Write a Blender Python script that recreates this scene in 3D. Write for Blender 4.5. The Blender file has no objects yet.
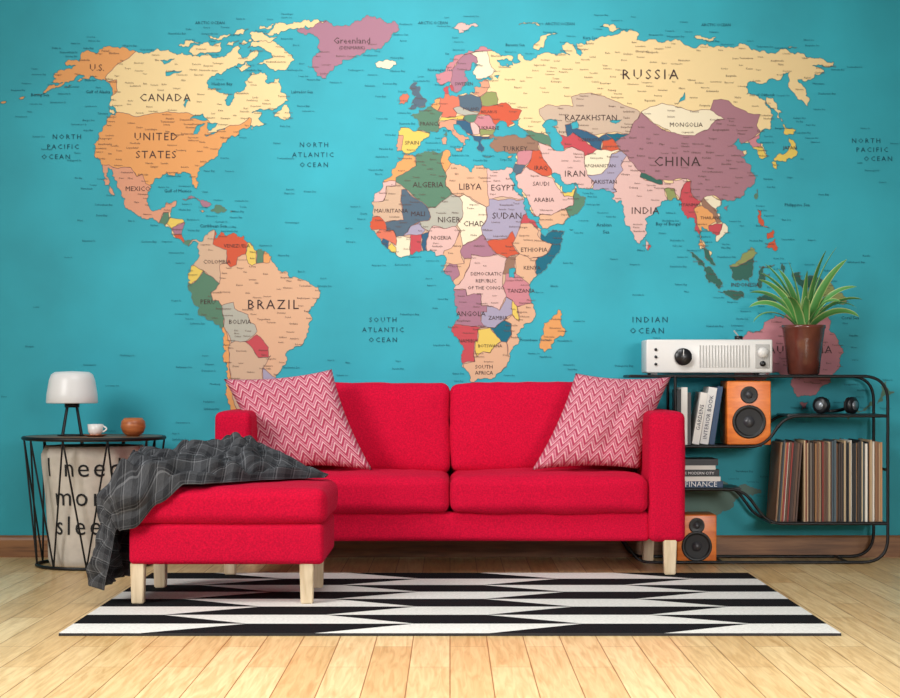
import bpy, bmesh, math, random
from mathutils import Vector, noise, Matrix
from mathutils.geometry import delaunay_2d_cdt
random.seed(7)
scene = bpy.context.scene
scene.view_settings.view_transform = 'Standard'
scene.view_settings.look = 'None'
COL = scene.collection

# ------------------------------------------------------------------ materials
def lin(c):
    out = []
    for v in c[:3]:
        v = v / 255.0
        out.append(v / 12.92 if v <= 0.04045 else ((v + 0.055) / 1.055) ** 2.4)
    return (out[0], out[1], out[2], 1.0)

def mat(name, c, rough=0.5, metal=0.0, noise_amt=0.0, nscale=30, bump=0.0, bscale=200, sheen=0.0, spec=0.5, emit=0.0, trans=0.0):
    m = bpy.data.materials.new(name); m.use_nodes = True
    nt = m.node_tree; b = nt.nodes['Principled BSDF']
    b.inputs['Base Color'].default_value = lin(c)
    b.inputs['Roughness'].default_value = rough
    b.inputs['Metallic'].default_value = metal
    b.inputs['Specular IOR Level'].default_value = spec
    if sheen:
        b.inputs['Sheen Weight'].default_value = sheen
        b.inputs['Sheen Roughness'].default_value = 0.4
        b.inputs['Sheen Tint'].default_value = lin([min(255, v + 60) for v in c])
    if emit:
        b.inputs['Emission Color'].default_value = lin(c)
        b.inputs['Emission Strength'].default_value = emit
    if trans:
        b.inputs['Transmission Weight'].default_value = trans
    tc = nt.nodes.new('ShaderNodeTexCoord')
    if noise_amt:
        n = nt.nodes.new('ShaderNodeTexNoise'); n.inputs['Scale'].default_value = nscale
        n.inputs['Detail'].default_value = 5
        nt.links.new(tc.outputs['Object'], n.inputs['Vector'])
        r = nt.nodes.new('ShaderNodeValToRGB')
        r.color_ramp.elements[0].position = 0.3; r.color_ramp.elements[1].position = 0.7
        r.color_ramp.elements[0].color = lin([v * (1 - noise_amt) for v in c])
        r.color_ramp.elements[1].color = lin([min(255, v * (1 + noise_amt)) for v in c])
        nt.links.new(n.outputs['Fac'], r.inputs['Fac'])
        nt.links.new(r.outputs['Color'], b.inputs['Base Color'])
    if bump:
        n2 = nt.nodes.new('ShaderNodeTexNoise'); n2.inputs['Scale'].default_value = bscale
        nt.links.new(tc.outputs['Object'], n2.inputs['Vector'])
        bp = nt.nodes.new('ShaderNodeBump'); bp.inputs['Strength'].default_value = bump
        bp.inputs['Distance'].default_value = 0.005
        nt.links.new(n2.outputs['Fac'], bp.inputs['Height'])
        nt.links.new(bp.outputs['Normal'], b.inputs['Normal'])
    return m

def wood(name, c1, c2, scale=(1, 1, 1), rough=0.4, nscale=12):
    m = bpy.data.materials.new(name); m.use_nodes = True
    nt = m.node_tree; b = nt.nodes['Principled BSDF']
    b.inputs['Roughness'].default_value = rough
    tc = nt.nodes.new('ShaderNodeTexCoord'); mp = nt.nodes.new('ShaderNodeMapping')
    mp.inputs['Scale'].default_value = scale
    nt.links.new(tc.outputs['Object'], mp.inputs['Vector'])
    n = nt.nodes.new('ShaderNodeTexNoise'); n.inputs['Scale'].default_value = nscale
    n.inputs['Detail'].default_value = 6; n.inputs['Distortion'].default_value = 0.6
    nt.links.new(mp.outputs['Vector'], n.inputs['Vector'])
    r = nt.nodes.new('ShaderNodeValToRGB')
    r.color_ramp.elements[0].position = 0.35; r.color_ramp.elements[1].position = 0.65
    r.color_ramp.elements[0].color = lin(c1); r.color_ramp.elements[1].color = lin(c2)
    nt.links.new(n.outputs['Fac'], r.inputs['Fac']); nt.links.new(r.outputs['Color'], b.inputs['Base Color'])
    return m

def attr_mat(name, rough=0.6, attr='Col', spec=0.3):
    m = bpy.data.materials.new(name); m.use_nodes = True
    nt = m.node_tree; b = nt.nodes['Principled BSDF']
    a = nt.nodes.new('ShaderNodeVertexColor'); a.layer_name = attr
    nt.links.new(a.outputs['Color'], b.inputs['Base Color'])
    b.inputs['Roughness'].default_value = rough
    b.inputs['Specular IOR Level'].default_value = spec
    return m

# ------------------------------------------------------------------ mesh helpers
def obj_from(name, verts, faces, mats=None, smooth=False, fm=None):
    me = bpy.data.meshes.new(name)
    me.from_pydata([tuple(v) for v in verts], [], faces)
    if mats:
        for m in (mats if isinstance(mats, (list, tuple)) else [mats]): me.materials.append(m)
    if fm:
        for p, i in zip(me.polygons, fm): p.material_index = i
    me.update()
    if smooth:
        for p in me.polygons: p.use_smooth = True
    o = bpy.data.objects.new(name, me); COL.objects.link(o)
    return o

def fix_normals(o):
    bm = bmesh.new(); bm.from_mesh(o.data)
    bmesh.ops.recalc_face_normals(bm, faces=bm.faces)
    bm.to_mesh(o.data); bm.free()

def box(name, x0, x1, y0, y1, z0, z1, m, bevel=0.0, seg=3, rot=None):
    bm = bmesh.new(); bmesh.ops.create_cube(bm, size=1)
    cx, cy, cz = (x0 + x1) / 2, (y0 + y1) / 2, (z0 + z1) / 2
    for v in bm.verts:
        v.co = Vector((v.co.x * (x1 - x0), v.co.y * (y1 - y0), v.co.z * (z1 - z0)))
    if bevel:
        bmesh.ops.bevel(bm, geom=bm.edges[:] , offset=bevel, segments=seg, profile=0.5, affect='EDGES')
    me = bpy.data.meshes.new(name); bm.to_mesh(me); bm.free()
    if bevel:
        for p in me.polygons: p.use_smooth = True
    me.materials.append(m)
    M = Matrix.Translation((cx, cy, cz))
    if rot: M = M @ rot.to_4x4()
    me.transform(M)
    o = bpy.data.objects.new(name, me); COL.objects.link(o)
    return o

def rbox(name, x0, x1, y0, y1, z0, z1, r, m, crown=(0, 0, 0), k=14, wr=0.0, seed=0):
    """soft upholstered block with rounded edges and crowned faces"""
    h = [(x1 - x0) / 2, (y1 - y0) / 2, (z1 - z0) / 2]
    c = Vector(((x0 + x1) / 2, (y0 + y1) / 2, (z0 + z1) / 2))
    def coords(hh):
        a = [-hh + r * t for t in (0, .2, .45, .75)]
        mid = [-(hh - r) + 2 * (hh - r) * i / k for i in range(k + 1)]
        return a + mid + [-t for t in reversed(a)]
    cs = [coords(v) for v in h]
    bm = bmesh.new()
    for ax in range(3):
        a1, a2 = (ax + 1) % 3, (ax + 2) % 3
        for s in (-1, 1):
            grid = []
            for u in cs[a1]:
                row = []
                for v in cs[a2]:
                    p = [0, 0, 0]; p[ax] = s * h[ax]; p[a1] = u; p[a2] = v
                    q = [max(-(h[i] - r), min(h[i] - r, p[i])) for i in range(3)]
                    d = Vector([p[i] - q[i] for i in range(3)])
                    pp = Vector(q) + d.normalized() * r
                    t = [pp[i] / h[i] for i in range(3)]
                    for i in range(3):
                        j, l = (i + 1) % 3, (i + 2) % 3
                        w = max(0, (1 - t[j] ** 4)) * max(0, (1 - t[l] ** 4))
                        pp[i] += crown[i] * t[i] * w
                    if wr:
                        nn = noise.noise((pp + c) * 7 + Vector((seed, 0, 0))) + .5 * noise.noise((pp + c) * 17)
                        pp += d.normalized() * nn * wr
                    row.append(bm.verts.new(pp + c))
                grid.append(row)
            for i in range(len(grid) - 1):
                for j in range(len(grid[0]) - 1):
                    bm.faces.new((grid[i][j], grid[i + 1][j], grid[i + 1][j + 1], grid[i][j + 1]))
    bmesh.ops.remove_doubles(bm, verts=bm.verts, dist=1e-5)
    bmesh.ops.recalc_face_normals(bm, faces=bm.faces)
    me = bpy.data.meshes.new(name); bm.to_mesh(me); bm.free()
    for p in me.polygons: p.use_smooth = True
    me.materials.append(m)
    o = bpy.data.objects.new(name, me); COL.objects.link(o)
    return o

def lathe(name, prof, m, loc=(0, 0, 0), n=40, axis='Z', smooth=True, close=False):
    vs, fs = [], []
    for (r, z) in prof:
        for i in range(n):
            a = 2 * math.pi * i / n
            vs.append(Vector((r * math.cos(a), r * math.sin(a), z)))
    for j in range(len(prof) - 1):
        for i in range(n):
            fs.append((j * n + i, j * n + (i + 1) % n, (j + 1) * n + (i + 1) % n, (j + 1) * n + i))
    if axis == 'Y':   # profile z runs towards -Y (front)
        vs = [Vector((v.x, -v.z, v.y)) for v in vs]
    vs = [v + Vector(loc) for v in vs]
    o = obj_from(name, vs, fs, m, smooth)
    bm = bmesh.new(); bm.from_mesh(o.data)
    bmesh.ops.remove_doubles(bm, verts=bm.verts, dist=1e-5)
    bmesh.ops.recalc_face_normals(bm, faces=bm.faces)
    bm.to_mesh(o.data); bm.free()
    return o

def tube(name, pts, r, m, cyclic=False, res=3):
    cu = bpy.data.curves.new(name, 'CURVE'); cu.dimensions = '3D'
    cu.bevel_depth = r; cu.bevel_resolution = res; cu.use_fill_caps = True
    sp = cu.splines.new('POLY'); sp.points.add(len(pts) - 1)
    for p, q in zip(sp.points, pts): p.co = (q[0], q[1], q[2], 1)
    sp.use_cyclic_u = cyclic
    t = bpy.data.objects.new(name + '_c', cu); COL.objects.link(t)
    me = bpy.data.meshes.new_from_object(t)
    bpy.data.objects.remove(t); bpy.data.curves.remove(cu)
    me.name = name; me.materials.clear(); me.materials.append(m)
    for p in me.polygons: p.use_smooth = True
    o = bpy.data.objects.new(name, me); COL.objects.link(o)
    return o

def rounded(pts, rad, seg=8):
    out = [Vector(pts[0])]
    for i in range(1, len(pts) - 1):
        p = Vector(pts[i]); a = (Vector(pts[i - 1]) - p); b = (Vector(pts[i + 1]) - p)
        rr = min(rad, a.length * .49, b.length * .49)
        s, e = p + a.normalized() * rr, p + b.normalized() * rr
        for k in range(seg + 1):
            t = k / seg
            out.append(s * (1 - t) ** 2 + p * 2 * t * (1 - t) + e * t * t)
    out.append(Vector(pts[-1]))
    return out

def text_meshes(items, res=2):
    """items: (body, x, z, size, spacing) -> list of (verts, faces) in XZ plane coordinates"""
    objs = []
    for (body, x, z, size, sp) in items:
        cu = bpy.data.curves.new('t', 'FONT'); cu.body = body; cu.size = size
        cu.align_x = 'CENTER'; cu.align_y = 'CENTER'; cu.space_character = sp
        cu.resolution_u = res
        o = bpy.data.objects.new('t', cu); COL.objects.link(o); objs.append(o)
    bpy.context.view_layer.update()
    out = []
    for o, (body, x, z, size, sp) in zip(objs, items):
        me = bpy.data.meshes.new_from_object(o)
        vs = [(v.co.x + x, v.co.y + z) for v in me.vertices]
        fs = [tuple(p.vertices) for p in me.polygons]
        out.append((vs, fs)); bpy.data.meshes.remove(me)
    for o in objs:
        c = o.data; bpy.data.objects.remove(o); bpy.data.curves.remove(c)
    return out

def group(name, parts, loc=(0, 0, 0)):
    e = bpy.data.objects.new(name, None); COL.objects.link(e)
    e.empty_display_size = 0.1
    for p in parts:
        p.parent = e
    e.location = loc
    return e

def join(name, objs):
    """merge several mesh objects into one mesh object"""
    bm = bmesh.new(); mats = []
    for o in objs:
        idx = []
        for m in o.data.materials:
            if m not in mats: mats.append(m)
            idx.append(mats.index(m))
        n0 = len(bm.faces)
        bm.from_mesh(o.data); bm.faces.ensure_lookup_table()
        for f in bm.faces[n0:]:
            f.material_index = idx[f.material_index] if idx else 0
    me = bpy.data.meshes.new(name); bm.to_mesh(me); bm.free()
    for m in mats: me.materials.append(m)
    for o in objs:
        d = o.data; bpy.data.objects.remove(o); bpy.data.meshes.remove(d)
    o = bpy.data.objects.new(name, me); COL.objects.link(o)
    return o

# ------------------------------------------------------------------ camera
H = 0.88; D = 9.0; F = 1810.0
cam = bpy.data.cameras.new('camera'); cam.sensor_width = 36; cam.lens = F / 900 * 36
cam.shift_y = 31 / 900
co = bpy.data.objects.new('camera', cam); COL.objects.link(co)
co.location = (0, -D, H); co.rotation_euler = (math.pi / 2, 0, 0)
scene.camera = co

# ------------------------------------------------------------------ room shell
m_wall = mat('wall_teal_paint', (50, 164, 180), rough=0.6, noise_amt=0.05, nscale=2.2, bump=0.08, bscale=350, spec=0.3)
box('wall_back', -6, 6, 0.0, 0.12, 0, 3.3, m_wall)

def floor_mat():
    m = bpy.data.materials.new('light_oak_planks'); m.use_nodes = True
    nt = m.node_tree; b = nt.nodes['Principled BSDF']
    tc = nt.nodes.new('ShaderNodeTexCoord'); mp = nt.nodes.new('ShaderNodeMapping')
    mp.inputs['Rotation'].default_value = (0, 0, math.pi / 2)
    nt.links.new(tc.outputs['Object'], mp.inputs['Vector'])
    br = nt.nodes.new('ShaderNodeTexBrick')
    br.inputs['Scale'].default_value = 1; br.inputs['Brick Width'].default_value = 1.15
    br.inputs['Row Height'].default_value = 0.125; br.inputs['Mortar Size'].default_value = 0.0020
    br.inputs['Mortar Smooth'].default_value = 0.3; br.offset = 0.37; br.offset_frequency = 2
    br.inputs['Color1'].default_value = lin((224, 186, 128)); br.inputs['Color2'].default_value = lin((245, 217, 164))
    br.inputs['Mortar'].default_value = lin((160, 114, 64))
    nt.links.new(mp.outputs['Vector'], br.inputs['Vector'])
    mp2 = nt.nodes.new('ShaderNodeMapping'); mp2.inputs['Scale'].default_value = (16, 1.0, 1)
    nt.links.new(tc.outputs['Object'], mp2.inputs['Vector'])
    n = nt.nodes.new('ShaderNodeTexNoise'); n.inputs['Scale'].default_value = 3.4; n.inputs['Detail'].default_value = 8
    n.inputs['Distortion'].default_value = 1.0
    nt.links.new(mp2.outputs['Vector'], n.inputs['Vector'])
    r = nt.nodes.new('ShaderNodeValToRGB')
    r.color_ramp.elements[0].position = .3; r.color_ramp.elements[0].color = (0.68, 0.59, 0.45, 1)
    r.color_ramp.elements[1].position = .62; r.color_ramp.elements[1].color = (1, 1, 1, 1)
    nt.links.new(n.outputs['Fac'], r.inputs['Fac'])
    mx = nt.nodes.new('ShaderNodeMix'); mx.data_type = 'RGBA'; mx.blend_type = 'MULTIPLY'
    mx.inputs['Factor'].default_value = 0.82
    nt.links.new(br.outputs['Color'], mx.inputs['A']); nt.links.new(r.outputs['Color'], mx.inputs['B'])
    nt.links.new(mx.outputs['Result'], b.inputs['Base Color'])
    b.inputs['Roughness'].default_value = 0.3; b.inputs['Specular IOR Level'].default_value = 0.45
    bp = nt.nodes.new('ShaderNodeBump'); bp.inputs['Strength'].default_value = .25; bp.inputs['Distance'].default_value = .002
    inv = nt.nodes.new('ShaderNodeMath'); inv.operation = 'SUBTRACT'; inv.inputs[0].default_value = 1
    nt.links.new(br.outputs['Fac'], inv.inputs[1]); nt.links.new(inv.outputs[0], bp.inputs['Height'])
    nt.links.new(bp.outputs['Normal'], b.inputs['Normal'])
    return m
box('floor', -6, 6, -11, 0.0, -0.1, 0.0, floor_mat())
m_base = wood('baseboard_wood', (120, 78, 46), (158, 108, 66), (1, 12, 12), rough=.45, nscale=4)
prof = [(0, 0), (-.018, 0), (-.018, .085), (-.014, .098), (-.006, .108), (0, .108)]
vs = [(-6, y, z) for y, z in prof] + [(6, y, z) for y, z in prof]
n = len(prof)
fs = [(i, (i + 1) % n, n + (i + 1) % n, n + i) for i in range(n)] + [tuple(range(n)), tuple(range(2 * n - 1, n - 1, -1))]
bb = obj_from('baseboard_back', vs, fs, m_base); fix_normals(bb)

# ------------------------------------------------------------------ world map mural
RX = [1, .9986, .9954, .99, .9822, .973, .96, .9427, .9216, .8962, .8679, .835, .7986, .7597, .7186, .6732, .6213, .5722, .5322]
RY = [0, .062, .124, .186, .248, .31, .372, .434, .4958, .5571, .6176, .6769, .7346, .7903, .8435, .8936, .9394, .9761, 1]
def robin(lon, lat):
    a = abs(lat) / 5; i = min(17, int(a)); t = a - i
    X = RX[i] * (1 - t) + RX[i + 1] * t; Y = RY[i] * (1 - t) + RY[i + 1] * t
    return (450 + (lon - 11) * 2.85 * X, 270 - math.copysign(Y, lat) * 260.2)
S = H / 177.0
def w2(px, py): return ((px - 450) * S, H - (py - 380) * S)

def P(s):
    v = [float(t) for t in s.replace(',', ' ').split()]
    return [(v[i], v[i + 1]) for i in range(0, len(v), 2)]

C = dict(cream=(232, 206, 152), orange=(222, 156, 94), salmon=(212, 150, 120), mauve=(162, 114, 132), peach=(216, 172, 138),
         pink=(216, 178, 170), rose=(196, 128, 136), red=(190, 72, 80), verm=(200, 84, 54), green=(84, 124, 100), dgreen=(46, 96, 84),
         slate=(78, 98, 114), teal=(4, 100, 122), yellow=(222, 192, 92), lav=(162, 154, 176), grey=(174, 172, 158), brown=(146, 110, 90),
         ivory=(230, 218, 188), tan=(202, 170, 142), china=(160, 114, 124), olive=(138, 146, 88), kaz=(196, 172, 150), navy=(42, 88, 118), coral=(210, 112, 86), ant=(104, 132, 122))
LAND = []  # (key, color, pts)
def L(key, col, s): LAND.append((key, C[col], P(s)))
L('na', 'cream', '''-168 65.6 -164 66.5 -162 66 -163.5 67.1 -166 68.3 -163 69.5 -160 70.6 -156.6 71.3 -152 70.8 -146 70.1 -141 69.6 -136 69 -134 69.6 -129 70 -127 70.3 -124 69.4 -119 69.3 -115 68.3 -109 68 -108 67.6 -103 68 -98 67.8 -96 68.2 -95.5 69.5 -96 71 -95 72 -92.5 71 -92 69.5 -90 68.6 -88 67.5 -86.5 67.5 -85.5 69.3 -82 69.5 -81.3 68.5 -82 67 -84 66.2 -87 65.4 -88 64.2 -90.5 63.5 -93.5 61.9 -94.8 60 -94.7 58.8 -92.5 57 -89 56.8 -85 55.3 -82.3 55.1 -82.2 53 -80.5 51.5 -79 51.2 -79 53 -79.5 54.7 -77 56 -76.5 57.5 -78.5 59 -77.5 60.5 -78 62.3 -74 62.3 -70 61 -69.5 59 -67.5 58.3 -66 58.8 -64.5 60.3 -62 57.8 -60.5 55.5 -57.5 54.5 -55.8 52.8 -58 51.4 -60 50.2 -66 50.2 -68.5 48.8 -65 49.2 -64.3 48.6 -65 47 -63.5 46 -61 45.3 -63.5 44.6 -66 43.5 -66 44.7 -67 45 -69 44 -70.7 43 -70.6 41.8 -70 41.8 -71.5 41.3 -74 40.6 -74.2 39.5 -75.5 38 -76 37 -75.6 35.3 -77.5 34.4 -79 33.3 -81 31.8 -81.3 30 -80.1 27 -80.4 25.2 -81.3 25.7 -82.7 27.8 -83.5 29.5 -84.5 30 -86 30.4 -89 30.3 -89.3 29.2 -91 29.4 -94 29.6 -96.5 28.3 -97.4 26.5 -97.8 24 -97.7 22 -96.2 19.3 -94.6 18.2 -92 18.6 -90.6 19.6 -90.3 21 -87 21.5 -87.5 19.5 -88.3 18 -88.9 15.9 -86 15.9 -83.3 15 -83.6 12.5 -83.6 10.9 -82 9 -79.8 9.5 -77.2 8.8 -77.4 7.6 -79 9 -80.4 8 -81 7.3 -83 8.3 -85.8 10 -87.5 12.8 -90 13.8 -92.3 14.6 -94.5 16.2 -96.5 15.7 -99.8 16.7 -102 18 -104 19 -105.6 20.4 -105.4 22 -107.5 24.5 -109.4 26 -110.6 27.8 -112.3 29.2 -113.1 31.2 -114.8 31.7 -114.5 30 -112.5 27.5 -110.6 24.8 -109.5 23.1 -112 24.8 -112.2 26 -115 27.8 -114.2 28.3 -116 30.3 -117.2 32.5 -118.5 34 -120.6 34.6 -122.4 37.3 -124 39 -124.3 42 -124 45 -124.6 48.3 -122.6 48 -123 49.2 -127.5 51 -129 53 -130.5 54.6 -133.5 57 -136.5 58.5 -139.7 59.6 -144 60 -147 60.9 -149 60 -151.7 59.2 -151 61 -154 59.3 -156.5 57.3 -159.5 55.8 -163.5 54.8 -161 56 -157.7 57.7 -157.2 58.8 -160 58.7 -162 58.7 -162 60 -165 61 -166 62 -164.5 63.1 -161 63.6 -161 64.5 -165 64.5''')
L('sa', 'peach', '''-77.4 8.6 -75.5 10.6 -74.5 11 -72 12.2 -71.3 11 -71.6 9.5 -71 10 -70 11.8 -68 10.6 -64 10.4 -61.9 10.7 -60 8.5 -57 6 -54 5.8 -51.7 4.2 -50 1 -48 -.7 -44.5 -2.5 -41 -2.9 -38.5 -3.7 -35.4 -5.3 -34.8 -8 -37 -11 -39 -13.5 -39 -17.5 -40.5 -21 -42 -23 -45 -23.8 -48.5 -26 -48.7 -28.5 -51.5 -31.5 -53.5 -34 -56 -34.9 -58.3 -34 -57 -36.5 -58 -38.3 -62 -39 -63 -41 -65 -41 -64 -42.8 -67 -45.5 -66 -47.8 -69 -50.5 -68.4 -52.4 -70 -53.5 -74 -52 -75 -48 -73.5 -44 -73.5 -40 -73 -37 -71.5 -33 -71.5 -28 -70.2 -22 -70.3 -18.3 -75 -15.5 -77.5 -11.5 -79.8 -7.2 -81.2 -5 -80.2 -3.2 -80.9 -1 -79.9 .8 -78.8 2 -77.2 4 -77.5 6.5 -77.9 7.5''')
L('af', 'tan', '''-6 35.8 -2 35.1 1 36.3 5 36.8 10 37.3 11 36.8 10.2 34.3 11.5 33.1 15.3 32.3 19 30.3 20 32.5 23 32.6 25 31.6 29 30.9 31.5 31.5 34.2 31.3 32.6 29.8 33.5 27.8 35.5 24 37.2 21 37.4 18.7 39.5 15.6 43.2 12.5 43.2 11.5 44.5 10.4 51.2 11.9 50.8 9.5 48 4.5 45.5 2 42 -1.2 40 -3 38.8 -6.3 39.5 -9 40.6 -11 40.7 -15 36.8 -18 34.8 -20 35.5 -23 32.8 -25.5 32.5 -28.3 30 -31.3 26.5 -33.8 20 -34.8 18.3 -34 18 -32 15.2 -27 14.5 -22.5 11.8 -17.5 13.7 -11.5 12.3 -6 9 -1 9.7 3.8 8.5 4.6 6 4.3 4.3 6.3 1 5.9 -2 4.8 -7.5 4.4 -11 6.6 -13.3 9 -15 11 -16.8 12.5 -17.4 14.8 -16.3 17 -16.3 19.2 -17 21 -15.9 23.8 -13.5 27 -12.9 28 -10 29.6 -9.8 31.4 -8.6 33.3 -6.8 34.1''')
L('eu', 'cream', '''34.2 31.3 35 33 36 36 33 36.1 30.6 36.8 28.2 36.7 26.3 38.2 26.5 39.5 29 40.6 26 40.7 23.8 40.6 22.7 40 24 38 22.8 36.5 21.3 37.5 19.5 41.5 17 43 13.7 45.2 12.3 45.2 12.5 44 14 42.5 16.2 41.8 18.5 40.2 16.8 40.5 16.5 39.5 17 39 15.7 37.9 16 39.5 14 40.8 12.3 41.8 10.3 43.5 8.8 44.4 6.5 43.1 3.2 43.2 3.1 41.8 .3 40 -.3 38.6 -2 36.8 -5.5 36 -7 37.1 -9 37 -9.4 38.7 -8.8 41 -9 43.2 -4 43.5 -1.6 43.4 -1.2 46 -4.6 48 -1.5 48.7 -1.5 49.7 1.5 50.2 3.5 51.5 5 53.3 8.5 53.7 8.3 56 8.5 57.1 10.6 57.6 10.3 56 11 54.2 14 54 18.5 54.7 21 55.2 21.2 57 23 57.3 24.3 57.5 23.5 59 28 59.6 30 60 26 60.4 22.8 59.9 21.3 61.5 22 63.2 25 65 22 65.8 21 64.5 17.5 62.5 17.3 60.7 19 59.8 16.5 57.5 14.3 55.5 12.8 55.6 11.2 59 8 58 5.3 59 5 61.8 9 63.5 12.5 66 15 68.5 20 70 25.5 71.1 31 70.3 33 69.4 41 67.3 40 66.2 34.8 66.6 33 66.6 35 64.3 37.8 64 37 65.2 40 64.6 40 66 44 66 43.5 68.5 46 68 46 66.8 53 68.5 60 68.8 65 69.2 68.5 68.3 67 70 67 72 70 73.2 73 72.5 72 69 73.5 68 75 69 74.5 72.5 80 72.3 80.5 73.5 87 74.5 95 76 104 77.7 112 76.5 107 74 112 73.8 118 73.2 124 73.5 129 72 131 71 139 72 141 72.7 150 71.6 159 70.8 161 69.5 170 69.5 176 69.8 180 68.9 185 67.2 190 66.1 187 64.5 181 65 177.5 64.5 179.5 62.5 174 61.7 170 60 163.5 59.8 163 58 162 56 160 53.2 156.8 51 155.6 54 156 57 160 60 163.5 62.3 160 61.8 155 59.5 150 59.5 142 59.2 135.5 54.8 141 53 140.5 50 138 46.5 135 43.5 131 42.8 129.5 41 127.5 39.8 129.3 37 129 35.2 126.5 34.4 126.5 37 125 38 125 39.6 121.5 39 121.5 40.8 118 39 119 37.4 122.4 37 119.3 35 121.8 31.8 122 29.5 119.8 25.8 116.7 23.2 113.5 22.2 110.5 21.3 108.3 21.6 105.8 19 107 17 109.2 13.5 109 11.5 106.5 10 105 8.7 104.8 10.4 102.5 12 101 12.7 100 13.5 99.3 11 99.5 9.3 100.5 7 103 5.5 103.5 2.5 104.2 1.4 103.4 1.5 101 3.3 100.3 6 98.4 8 98.6 11.5 97.7 16 95.4 15.8 94.3 17 93.7 19.8 91.8 22.4 89 21.8 87 21.4 85 19.6 82.3 16.8 80.2 15.5 80.2 13 79.8 10.3 78 8.9 77.5 8.1 76 10.5 74.8 13 73.3 16.5 72.8 20 72.5 21.5 70.8 20.8 69 22.3 70 22.8 67.3 24.5 66.5 25.3 61.6 25.2 57.3 25.7 56.5 27.1 54 26.6 51.5 27.9 50 30 48.5 30 48 29.6 49 27.5 50.2 26.5 50.8 24.8 51.3 26.1 51.5 24.4 54 24.1 56.3 26.2 56.5 24.5 59.8 22.5 57.8 19 55 17 52.2 15.6 48 14 45 12.8 43.4 12.7 42.7 16.5 39.1 21.3 37 25 34.9 28 35 29.5''')
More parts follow.
